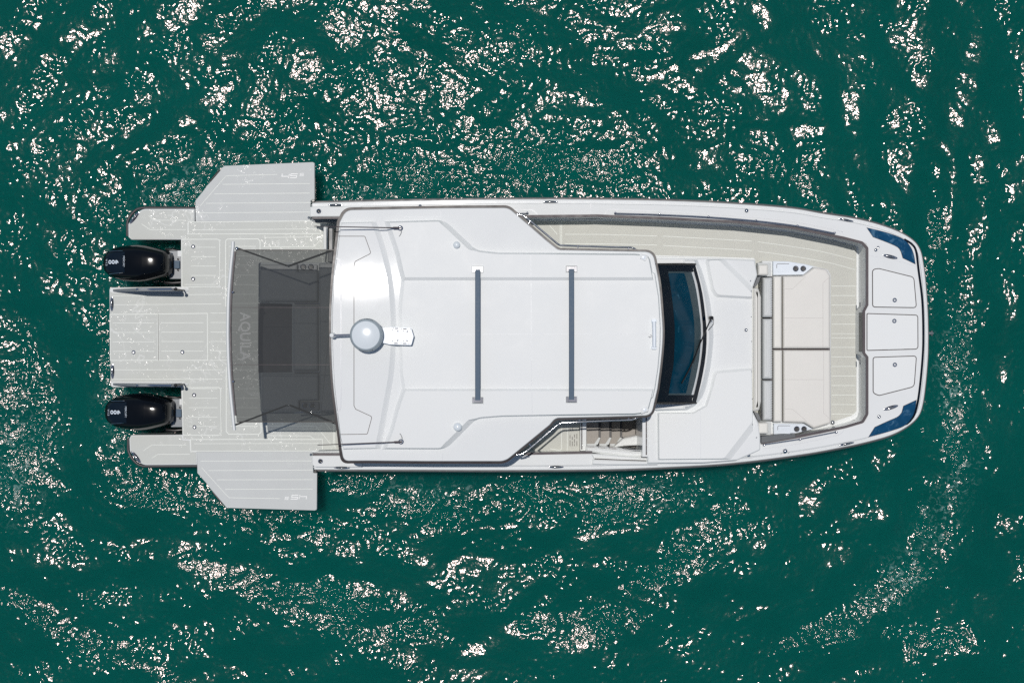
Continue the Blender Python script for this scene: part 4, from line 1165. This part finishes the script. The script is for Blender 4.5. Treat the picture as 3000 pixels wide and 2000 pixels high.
slab("stair_liner", [(1716, 1309), (1760, 1312), (1820, 1318), (1860, 1322), (1886, 1323), (1886, 1340), (1830, 1338), (1716, 1322)], 1.55, 0.6, GEL, Y, bevel=0.03, seg=3)
ribbon("liner_joint", [(1718, 1305), (1760, 1308), (1820, 1314), (1860, 1318), (1876, 1318)], 1.50, 1.2, SEAMG, Y, h=0.06)
slab("stair_back_wall", [(1700, 1326), (1760, 1330), (1886, 1341), (1898, 1341), (1898, 1352), (1735, 1346), (1700, 1340)], 1.66, 0.6, GEL, Y, bevel=0.01)
slab("foredeck_step", [(1735, 1345), (1897, 1351), (1927, 1352), (1927, 1361), (1780, 1362), (1735, 1360)], Z_GUN + 0.05, Z_GUN - 0.05, GEL, Y, bevel=0.018)

# ---- aft cockpit deck and swim platform
ZD = Z_AFT
aft_deck = slab("aft_deck", rnd([(530, 652), (1000, 645), (1000, 1326), (534, 1322), (534, 1273), (530, 1134), (324, 1134, 9), (320, 842, 9), (530, 840), (530, 702)], 0), ZD, ZD - 0.28, GEL, Y, bevel=0.012)
# mats as separate sheets
ctr = slab("platform_mat", rnd([(322.5, 853, 4), (330, 858), (660, 858), (666, 850), (666, 700), (990, 700), (990, 1276), (668, 1276), (668, 1128), (658, 1118), (330, 1118), (324, 1122, 4)], 0), ZD + 0.006, ZD, MATP, Y, bevel=0.002)
slab("platform_mat", [(645, 842), (668, 842), (668, 858.5), (552, 858.5), (552, 841)], ZD + 0.0055, ZD, MATP, Y, bevel=0)
slab("platform_mat", [(540, 1118.5), (668, 1118.5), (668, 1135), (540, 1134)], ZD + 0.0055, ZD, MATP, Y, bevel=0)
slab("platform_mat", [(646, 686), (990, 684), (990, 700), (646, 700)], ZD + 0.0055, ZD, MATP, Y, bevel=0)
slab("platform_mat", [(535, 687), (646, 686), (646, 701.5), (533, 701.5)], ZD + 0.005, ZD, MATP, Y, bevel=0)
slab("platform_mat", [(537, 1274.5), (990, 1276.5), (990, 1318), (947, 1318), (947, 1286), (537, 1286)], ZD + 0.0055, ZD, MATP, Y, bevel=0)
slab("platform_mat", [(646, 700.5), (665.5, 700.5), (665.5, 842), (646, 842)], ZD + 0.005, ZD, MATP, Y, bevel=0)
slab("platform_mat", [(649, 1135), (667, 1128.5), (667, 1276), (649, 1276)], ZD + 0.005, ZD, MATP, Y, bevel=0)
slab("platform_mat", [(942, 648), (990, 646), (990, 684), (942, 685)], ZD + 0.005, ZD, MATP, Y, bevel=0)
def hatch(name, pts, lines, latches, m=MATP, w=2.2):
    o = slab(name, pts, ZD + 0.010, ZD, m, Y, bevel=0.003)
    ribbon("border_line", inset(pts, -0.6), ZD + 0.008, w, SEAMW, o, h=0.0035, closed=True)
    for ln in lines: ribbon("seam_line", ln, ZD + 0.010, 1.5, SEAMW, o, h=0.002)
    for q in latches: latch(q[0], q[1], ZD + 0.011, 5.8, o)
    return o
lat_y = [946, 973.5, 1001, 1029]
hatch("platform_hatch", rnd([(323, 921.5), (461.5, 920.5), (462.5, 1054.5), (324, 1055)], 0), [hl(y, 330, 452) for y in lat_y], [(391.5, 1031.5)])
hatch("platform_hatch", rnd([(465, 920.3), (607, 918.5), (608, 1054.5), (466, 1054.5)], 0), [hl(y - 0.8, 473, 596.5) for y in lat_y], [(534.5, 1031)])
ribbon("hatch_gap", [(463.3, 920), (464.3, 1055)], ZD + 0.009, 1.5, SEAMD, ctr, h=0.0035)
seams([[(330, 866.5), (649, 862)], [(331, 893), (649, 890)], [(332, 1083), (651, 1082.5)], [(332, 1111), (651, 1110)]] + [hl(y, 617, 668) for y in (917, 944.5, 972.5, 1000, 1027.5, 1055)], ZD + 0.006, ctr)
# through-awning lines: seams run on under the shade, broken for the lettering
for y in (917, 944.5, 972.5, 1000, 1027.5, 1055):
    seams([hl(y, 668, 690), hl(y, 737, 755)], ZD + 0.006, ctr)
for y in (806, 834, 862, 889):
    seams([hl(y, 668, 752)], ZD + 0.006, ctr)
for y in (1083, 1110.5, 1138, 1166, 1193.5, 1221, 1248):
    seams([hl(y, 676, 755)], ZD + 0.006, ctr)
for y in (722, 750, 777):
    seams([hl(y, 671, 750)], ZD + 0.006, ctr)
seams([[(661, 898), (661, 706), (666, 700.5), (756, 700), (762, 706), (762, 760)], [(663, 1074), (663, 1263), (670, 1271), (758, 1271.5), (765, 1265), (765, 1200)]], ZD + 0.006, ctr, w=2.4, name="border_line")
seams([[(773, 696), (910, 694.5), (917, 686)], [(771, 723.5), (922, 722.5), (945, 694)], [(778, 1275), (908, 1276), (914, 1280), (921, 1286)], [(772, 1247), (926, 1247.5), (969, 1300)], [(952, 1237), (970, 1258)]], ZD + 0.006, ctr)
seams([[(977, 1236), (977, 1300), (982, 1308), (992, 1308)], [(979.8, 1236), (979.8, 1300)]], ZD + 0.006, ctr)
# motor hatches
hatch("motor_hatch", rnd([(533, 702), (643, 701.5, 8), (644, 839, 8), (534, 840, 5)], 4), [hl(y, x0, 633) for y, x0 in ((724.5, 575), (752, 560), (779.5, 560), (807, 560))] + [hl(833.5, 540, 633)], [(566, 722.5), (566, 817)])
hatch("motor_hatch", rnd([(535, 1136, 4), (646, 1135, 8), (647.5, 1273.5, 8), (537, 1273.5, 5)], 4), [hl(y, 554, 637) for y in (1166, 1193.5, 1221.5, 1248.5)] + [hl(1138, 560, 637)], [(569, 1156.5), (570, 1250.5)])
# hinge strips beside the folding balconies
hatch("hinge_strip", [(552, 651), (940, 648), (940, 684), (552, 685.5)], [[(562, 673.5), (930, 671)]], [])
hatch("hinge_strip", [(559, 1287), (945, 1287), (945, 1319.5), (560, 1320)], [[(568, 1299), (934, 1298)]], [])
text("deck_lettering", "AQUILA", 0.268, LOGO, ctr, P(717, 985, ZD + 0.010), -math.pi / 2, bold=0.004, sx=0.90)
# sponsons beside the motors
for pts, cl in ((rnd([(570, 612), (570, 656), (552, 656), (552, 686), (533, 702), (385, 702, 4), (376, 694), (375.5, 655, 12), (415, 612, 30)], 0), (394, 638, 52)),
                (rnd([(577, 1321), (577, 1361), (415, 1362, 36), (380, 1322, 18), (378.5, 1285), (384, 1274, 4), (535, 1273), (537, 1286), (558, 1286), (560, 1321)], 0), (399, 1338, -52))):
    o = slab("sponson", pts, ZD - 0.004, 0.1, GEL, Y, bevel=0.012)
    slab("sponson_mat", inset(pts, 3), ZD + 0.002, ZD - 0.01, MATP, o, bevel=0.002)
    cleat(cl[0], cl[1], ZD + 0.003, 44, cl[2], o)
seams([[(435, 632), (452, 645.5), (545, 645.5)], [(415, 656), (440, 673), (545, 673)]], ZD + 0.002, Y)
seams([[(420, 1320), (445, 1302.5), (546, 1302.5)], [(445, 1341), (463, 1330), (556, 1330)]], ZD + 0.002, Y)
for ln in (spline([(571, 610), (480, 609.5), (415, 610), (392, 621), (375, 646), (373.5, 670), (373.5, 692)], 4), spline([(578, 1364), (480, 1364.5), (418, 1364), (392, 1348), (377, 1322), (376, 1300), (376, 1284)], 4)):
    tube("sponson_rub_rail", [P(x, y, ZD - 0.07) for x, y in ln], 0.026, RUB, Y)
cleat(328, 889.5, ZD + 0.006, 44, 90, ctr); cleat(330, 1087, ZD + 0.006, 44, 90, ctr)

# folding balconies
def glyph_strokes(strokes, cx, cy, flip, z, parent):
    for st in strokes:
        pts = [((cx - (x - 858)) if flip else x - 858 + cx, (cy - (y - 515.5)) if flip else y - 515.5 + cy) for x, y in st]
        ribbon("model_lettering", pts, z, 2.2 if len(st) < 6 or st[0][0] < 875 else 1.4, LOGO, parent, h=0.002)
S45 = [[(827, 509), (826, 517), (846, 517)], [(848, 510), (845, 522)], [(872.5, 509.5), (853, 509.5), (851.5, 515), (869.5, 515), (868, 521), (849.5, 521)], [(890.5, 508.5), (880, 508.5), (879, 512), (889, 512), (888, 515.5), (877, 515.5)]]
bal_p = [(573, 649), (572, 588), (598, 556), (601, 553), (604, 546), (617, 533), (646, 499), (648, 494), (657, 486, 4), (916, 475, 3), (921.5, 478), (921.5, 586), (910, 588), (909, 648)]
bal_s = [(577, 1322), (915, 1321), (918, 1384), (929, 1384), (928, 1492, 4), (922, 1494.5), (664, 1487, 4), (654, 1475), (625, 1441), (612, 1426), (609, 1420), (578, 1385)]
bp_ = slab("fold_down_balcony", rnd(bal_p, 0), ZD + 0.004, ZD - 0.10, MATB, Y, bevel=0.006)
bs_ = slab("fold_down_balcony", rnd(bal_s, 0), ZD + 0.004, ZD - 0.10, MATB, Y, bevel=0.006)
seams([[(587, 603), (662, 516), (672, 515), (812, 511.5)], [(652, 540.5), (908, 538)], [(628, 568.5), (908, 566)], [(604, 596), (912, 593.5)], [(577, 624), (908, 621.5)]], ZD + 0.004, bp_)
seams([[(591, 1369), (664, 1450), (672, 1457), (820, 1459.5)], [(587, 1350), (913, 1349)], [(611, 1377.5), (916, 1376)], [(635, 1404.5), (917, 1404)], [(660, 1432.5), (917, 1431.5)]], ZD + 0.004, bs_)
glyph_strokes(S45, 858, 515.5, False, ZD + 0.004, bp_)
glyph_strokes(S45, 866, 1455, True, ZD + 0.004, bs_)
for o, h in ((bp_, [(617, 534), (646, 500)]), (bs_, [(625, 1438), (653, 1472)])):
    s = -1 if o is bp_ else 1
    tube("balcony_handle", [P(h[0][0] - 2, h[0][1] + s * 2, ZD - 0.03), P(h[1][0] - 2, h[1][1] + s * 2, ZD - 0.03)], 0.018, BLACK, o)
box("balcony_fender", 920, 521, 924, 586, ZD - 0.02, ZD - 0.10, NAVY, bp_)
box("balcony_fender", 928, 1386, 931, 1446, ZD - 0.02, ZD - 0.10, NAVY, bs_)

# upright folding guard blades either side of the centre platform
for yy in (851, 1125):
    prof = [(331, 0.0), (345, 0.10), (420, 0.56), (506, 0.60), (512, 0.58), (512, 0.0)]
    th = 0.022
    verts = []
    for side in (-1, 1):
        for x, z in prof:
            p = P(x + 22, yy, ZD) if x > 480 else P(x + (x - 331) / 150 * 22, yy, ZD)
            verts.append((p.x, p.y + side * th, ZD + 0.004 + z))
    N = len(prof)
    g = finish("guard_blade", verts, [list(range(N)), list(range(2 * N - 1, N - 1, -1))] + [[i, (i + 1) % N, N + (i + 1) % N, N + i] for i in range(N)], MGREY, Y, bevel=0.004)
    top = [P(x, yy - 1, ZD + z) for x, z in ((398, 0.56), (510, 0.62))]
    pa = P(420, yy, ZD); pb = P(530, yy, ZD)
    tube("blade_rail", [(pa.x + 0.03, pa.y, ZD + 0.52), (pb.x, pb.y, ZD + 0.615)], 0.026, CHROME, g)
    pc = P(541, yy, ZD)
    tube("blade_post", [(pc.x, pc.y, ZD + 0.004), (pc.x, pc.y, ZD + 0.62)], 0.014, BLACK, g)
    lathe("post_ball", (pc.x, pc.y, ZD + 0.58), [(0.012, 0), (0.026, 0.014), (0.032, 0.032), (0.026, 0.05), (0.004, 0.062)], BLACK, g, n=14)
    lathe("post_base", (pc.x, pc.y, ZD + 0.006), [(0.030, 0), (0.030, 0.008), (0.022, 0.012)], GREYV, g, n=18, sx=2.6)

# stern gate panels on the open side
g1 = box("gate_post", 947.5, 662, 957, 731, 1.50, ZD, GEL, Y, bevel=0.015)
box("gate_panel", 960.5, 668, 975, 768, 1.42, ZD, DGREY, Y, bevel=0.01)
tube("gate_rail", [P(958.5, 664, 1.52), P(958.5, 732, 1.52), P(955, 752, 1.40), P(954, 766, 1.2)], 0.014, CHROME, g1)
tube("grab_rail", [P(864, 1209, 1.25), P(890, 1206, 1.32), P(925, 1207, 1.32), P(955, 1206, 1.25)], 0.016, CHROME, Y)

# ---- aft lounge under the awning
bench = slab("aft_bench", rnd([(757, 769, 7), (990, 768), (990, 1206), (763, 1206, 7), (763, 1092), (856, 1090), (856, 890), (757, 886)], 0), 1.12, ZD - 0.01, GREYV, Y, bevel=0.012)
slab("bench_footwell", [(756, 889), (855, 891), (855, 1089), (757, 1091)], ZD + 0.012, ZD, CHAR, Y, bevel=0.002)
slab("bench_backrest", rnd([(934, 771), (988, 771), (990, 1204), (938, 1204)], 3), 1.42, 1.1, SEATG, Y, bevel=0.02)
pouf("aft_seat_cushion", RAW([(760, 773, 6), (871, 773, 2), (871, 796, 5), (931, 797, 2), (931, 883, 3), (760, 883, 4)], 3), 1.22, 1.12, SEATG, "silver grey aft seat cushion under the dark awning, nearest the open gate", "cushion", "aft seat cushions")
pouf("aft_seat_cushion", RAW([(858, 895, 3), (931, 895, 3), (932, 1085, 3), (858, 1085, 3)], 3), 1.20, 1.12, SEATG, "silver grey aft seat cushion in the middle under the dark awning", "cushion", "aft seat cushions")
pouf("aft_seat_cushion", RAW([(765, 1094, 4), (933, 1094, 3), (933, 1172, 3), (876, 1173, 5), (876, 1203, 2), (766, 1203, 6)], 3), 1.22, 1.12, SEATG, "silver grey aft seat cushion under the dark awning, beside the bright grab rail", "cushion", "aft seat cushions")
for x0, y0, cups in ((874, 775, ((888.5, 782), (911, 782))), (879, 1177, ((893.5, 1188), (915, 1188)))):
    o = box("cup_panel", x0, y0, x0 + 55, y0 + 24, 1.20, 1.1, MGREY, Y, r=3)
    for q in cups: cup(q[0], q[1], 1.20, 9, o)
for yy in (888.5, 1089.5):
    tube("seat_hinge", [P(862, yy, 1.18), P(936, yy, 1.18)], 0.012, CHROME, Y)

# ---- awning: arched front bar, mesh cloth, folding arms
ZAW = 2.80
front = dens([(682, 722), (675, 790), (669, 870), (667, 960), (667.5, 1010), (669.5, 1070), (675, 1150), (686, 1259)])
fx = curve_at(front)
bar_pts = [(fx(y), y) for y in np.linspace(708, 1259, 40)]
verts, faces = [], []
for x, y in bar_pts:
    p = P(x + 1.5, y, ZAW)
    for dx_, dz in ((-0.028, -0.03), (-0.032, 0.01), (-0.016, 0.032), (0.012, 0.030), (0.024, 0.0), (0.010, -0.035)):
        verts.append((p.x + dx_, p.y, p.z + dz))
for i in range(len(bar_pts) - 1):
    for k in range(6):
        faces.append([i * 6 + k, i * 6 + (k + 1) % 6, (i + 1) * 6 + (k + 1) % 6, (i + 1) * 6 + k])
faces += [[0, 1, 2, 3, 4, 5], [(len(bar_pts) - 1) * 6 + k for k in range(5, -1, -1)]]
awn = finish("awning_bar", verts, faces, GEL, Y, angle=40)
ribbon("awning_bar_seal", [(x + 8.5, y) for x, y in bar_pts[2:-3]], ZAW - 0.02, 7, GASK, awn, h=0.02)
bx = curve_at(dens([(982, 738), (975, 815), (970.5, 900), (969.5, 970), (971.5, 1059), (976.5, 1139), (986, 1219), (990, 1240)]))
rows = []
for i in range(25):
    y = 731.5 + (1236 - 731.5) * i / 24
    r = []
    for j in range(13):
        u = j / 12
        xa, xb = fx(y) + 10, bx(y) + 10
        x = xa + (xb - xa) * u
        z = ZAW + (2.90 - ZAW) * u - 0.015 * math.sin(math.pi * u)
        r.append(P(x, y, z))
    rows.append(r)
strip("awning_cloth", rows, SHADE, awn)
def zaw(x, y): return ZAW + 0.10 * (x - 680) / 300
for yy in (732.5, 1235):
    ribbon("cloth_hem", [(fx(yy) + 10, yy), (980, yy)], zaw, 3.0, BLACK, awn, h=0.006, dens=40)
for yy in (900.5, 1068):
    ribbon("cloth_seam", [(fx(yy) + 8, yy), (972, yy)], zaw, 1.3, GASK, awn, h=0.004, dens=40)
for pts in ([(698, 728), (842, 779), (850, 778), (975, 733)], [(690, 1244), (840, 1187), (850, 1187), (985, 1240)]):
    q = [P(x, y, zaw(x, y) - 0.06) for x, y in pts]
    a_ = tube("awning_arm", [q[0], q[1]], 0.014, BLACK, awn)
    tube("awning_arm", [q[2], q[3]], 0.017, BLACK, awn)
    stud(pts[1][0] + 4, pts[1][1], zaw(840, 0) - 0.05, 4, a_, "arm_elbow")
    stud(pts[0][0] - 4, pts[0][1], zaw(690, 0) + 0.0, 5, a_, "arm_bracket")
for x, y in ((683, 856), (684, 1117)):
    lathe("bar_fitting", P(x, y, ZAW + 0.0), [(0.022, -0.02), (0.026, 0.02), (0.018, 0.04), (0.003, 0.045)], CHROME, awn, n=12)

# ---- outboard motors
def motor(cx_off, cy_off):
    z_ref = 0.92
    zq = [z_ref]
    def Q(px, py, z):
        p = P(px + cx_off, py + cy_off, zq[0]); return Vector((p.x, p.y, z))
    yc = 771.5
    st = [(308, 14, 1.02), (310, 24, 1.08), (316, 32, 1.13), (326, 40, 1.17), (342, 47, 1.20), (362, 51.5, 1.225), (386, 53.5, 1.25), (410, 54, 1.275), (432, 51.5, 1.285), (452, 47, 1.285), (470, 42.5, 1.27), (485, 38, 1.24), (494, 34, 1.19), (499, 27, 1.12)]
    NS = 28
    verts, faces = [], []
    for x, w, zt in st:
        for k in range(NS):
            th = 2 * math.pi * k / NS
            c, s = math.cos(th), math.sin(th)
            e = 0.62
            yy = w * math.copysign(abs(c) ** e, c)
            zz = math.copysign(abs(s) ** e, s)
            zm = 0.80
            z = zm + (zt - zm) * zz if zz > 0 else zm + 0.25 * zz
            verts.append(Q(x, yc + yy, z))
    M = len(st)
    for i in range(M - 1):
        for k in range(NS):
            faces.append([i * NS + k, i * NS + (k + 1) % NS, (i + 1) * NS + (k + 1) % NS, (i + 1) * NS + k])
    faces += [list(range(NS))[::-1], [(M - 1) * NS + k for k in range(NS)]]
    mo = finish("outboard_motor", verts, faces, COWL, Y, angle=60)
    def ztop(px, py):
        xs = [s_[0] for s_ in st]; 
        w = np.interp(px, xs, [s_[1] for s_ in st]); zt = np.interp(px, xs, [s_[2] for s_ in st])
        c = min(1, abs(py - yc) / w)
        s = max(0.0, 1 - c ** (2 / 0.62)) ** 0.31
        return 0.80 + (zt - 0.80) * s
    def zoned(name, pts, lift, material, n=8):
        rows = []
        (x0, ya0, yb0), (x1, ya1, yb1) = pts
        for i in range(n + 1):
            x = x0 + (x1 - x0) * i / n; ya = ya0 + (ya1 - ya0) * i / n; yb = yb0 + (yb1 - yb0) * i / n
            rows.append([Q(x, ya + (yb - ya) * j / n, ztop(x, ya + (yb - ya) * j / n) + lift) for j in range(n + 1)])
        return strip(name, rows, material, mo, thick=0.02, bevel=0.004)
    zoned("rear_panel", ((322, 743, 800), (381, 741, 802)), 0.008, COWL2)
    zoned("top_cap", ((432, 745, 798), (492, 752, 791)), 0.007, COWL)
    for a, b in (((330, 738.5), (374, 738)), ((330, 804.5), (374, 801))):
        tube("trim_strip", [Q(a[0] + (b[0] - a[0]) * t, a[1] + (b[1] - a[1]) * t, ztop(a[0] + (b[0] - a[0]) * t, a[1]) + 0.008) for t in (0, 0.33, 0.66, 1)], 0.006, CHROME, mo, n=6)
    def fz(v):
        px = v.x / ((CAM_H - z_ref) / FPX) + 1500 - cx_off; py = 1000 - v.y / ((CAM_H - z_ref) / FPX) - cy_off
        return ztop(px, py) + 0.012
    # lettering reads from astern
    for ch, x in (("6", 357.2), ("0", 346.3), ("0", 336)):
        o = Q(x, 770.5, 1.22)
        vv, ff = text_mesh("power_lettering", ch, 0.080, PRINT, mo, o, -math.pi / 2, h=0.001, bold=0.003, sx=1.75, face=fz)
        finish("power_lettering", vv, ff, PRINT, mo, smooth=False)
    vv, ff = text_mesh("engine_lettering", "V12", 0.050, PRINT, mo, Q(325, 771.5, 1.2), -math.pi / 2, h=0.001, sx=1.5, face=lambda v: fz(v))
    finish("engine_lettering", vv, ff, PRINT, mo, smooth=False)
    vv, ff = text_mesh("maker_lettering", "MERCURY", 0.046, PRINT, mo, Q(379, 769, 1.2), -math.pi / 2, h=0.001, sx=0.95, face=lambda v: fz(v))
    finish("maker_lettering", vv, ff, PRINT, mo, smooth=False)
    # bracket, clamp and hoses between cowling and transom
    def qbox(name, x0, y0, x1, y1, z1, z0, m, bevel=0.008):
        a = [Q(x0, y0, 0), Q(x1, y0, 0), Q(x1, y1, 0), Q(x0, y1, 0)]
        v = [(p.x, p.y, z1) for p in a] + [(p.x, p.y, z0) for p in a]
        return finish(name, v, [[0, 1, 2, 3], [7, 6, 5, 4]] + [[i, (i + 1) % 4, 4 + (i + 1) % 4, 4 + i] for i in range(4)], m, mo, bevel=bevel)
    zq[0] = 0.75
    qbox("swivel_bracket", 494, 734, 533, 817, 0.72, 0.30, MGREY)
    qbox("bracket_cover", 499, 741, 505, 808, 0.80, 0.70, BAR)
    qbox("steering_block", 511, 764, 527, 787, 0.78, 0.70, BAR)
    qbox("bracket_arm", 519, 734, 536, 752, 0.735, 0.5, GEL)
    for yy in (759, 791): 
        p = Q(521, yy, 0.73)
        lathe("bracket_bolt", p, [(0.018, -0.01), (0.018, 0.01), (0.003, 0.014)], BLACK, mo, n=10)
    tube("rigging_hose", [Q(476, 826, 0.60), Q(500, 828, 0.62), Q(536, 825, 0.58)], 0.035, BLACK, mo)
    tube("rigging_hose", [Q(480, 729, 0.60), Q(500, 731, 0.62), Q(520, 733, 0.58)], 0.028, BLACK, mo)
    qbox("midsection", 420, 752, 490, 791, 0.62, -0.4, BLACK, 0.02)
    return mo
motor(0, 0); motor(5.5, 434)
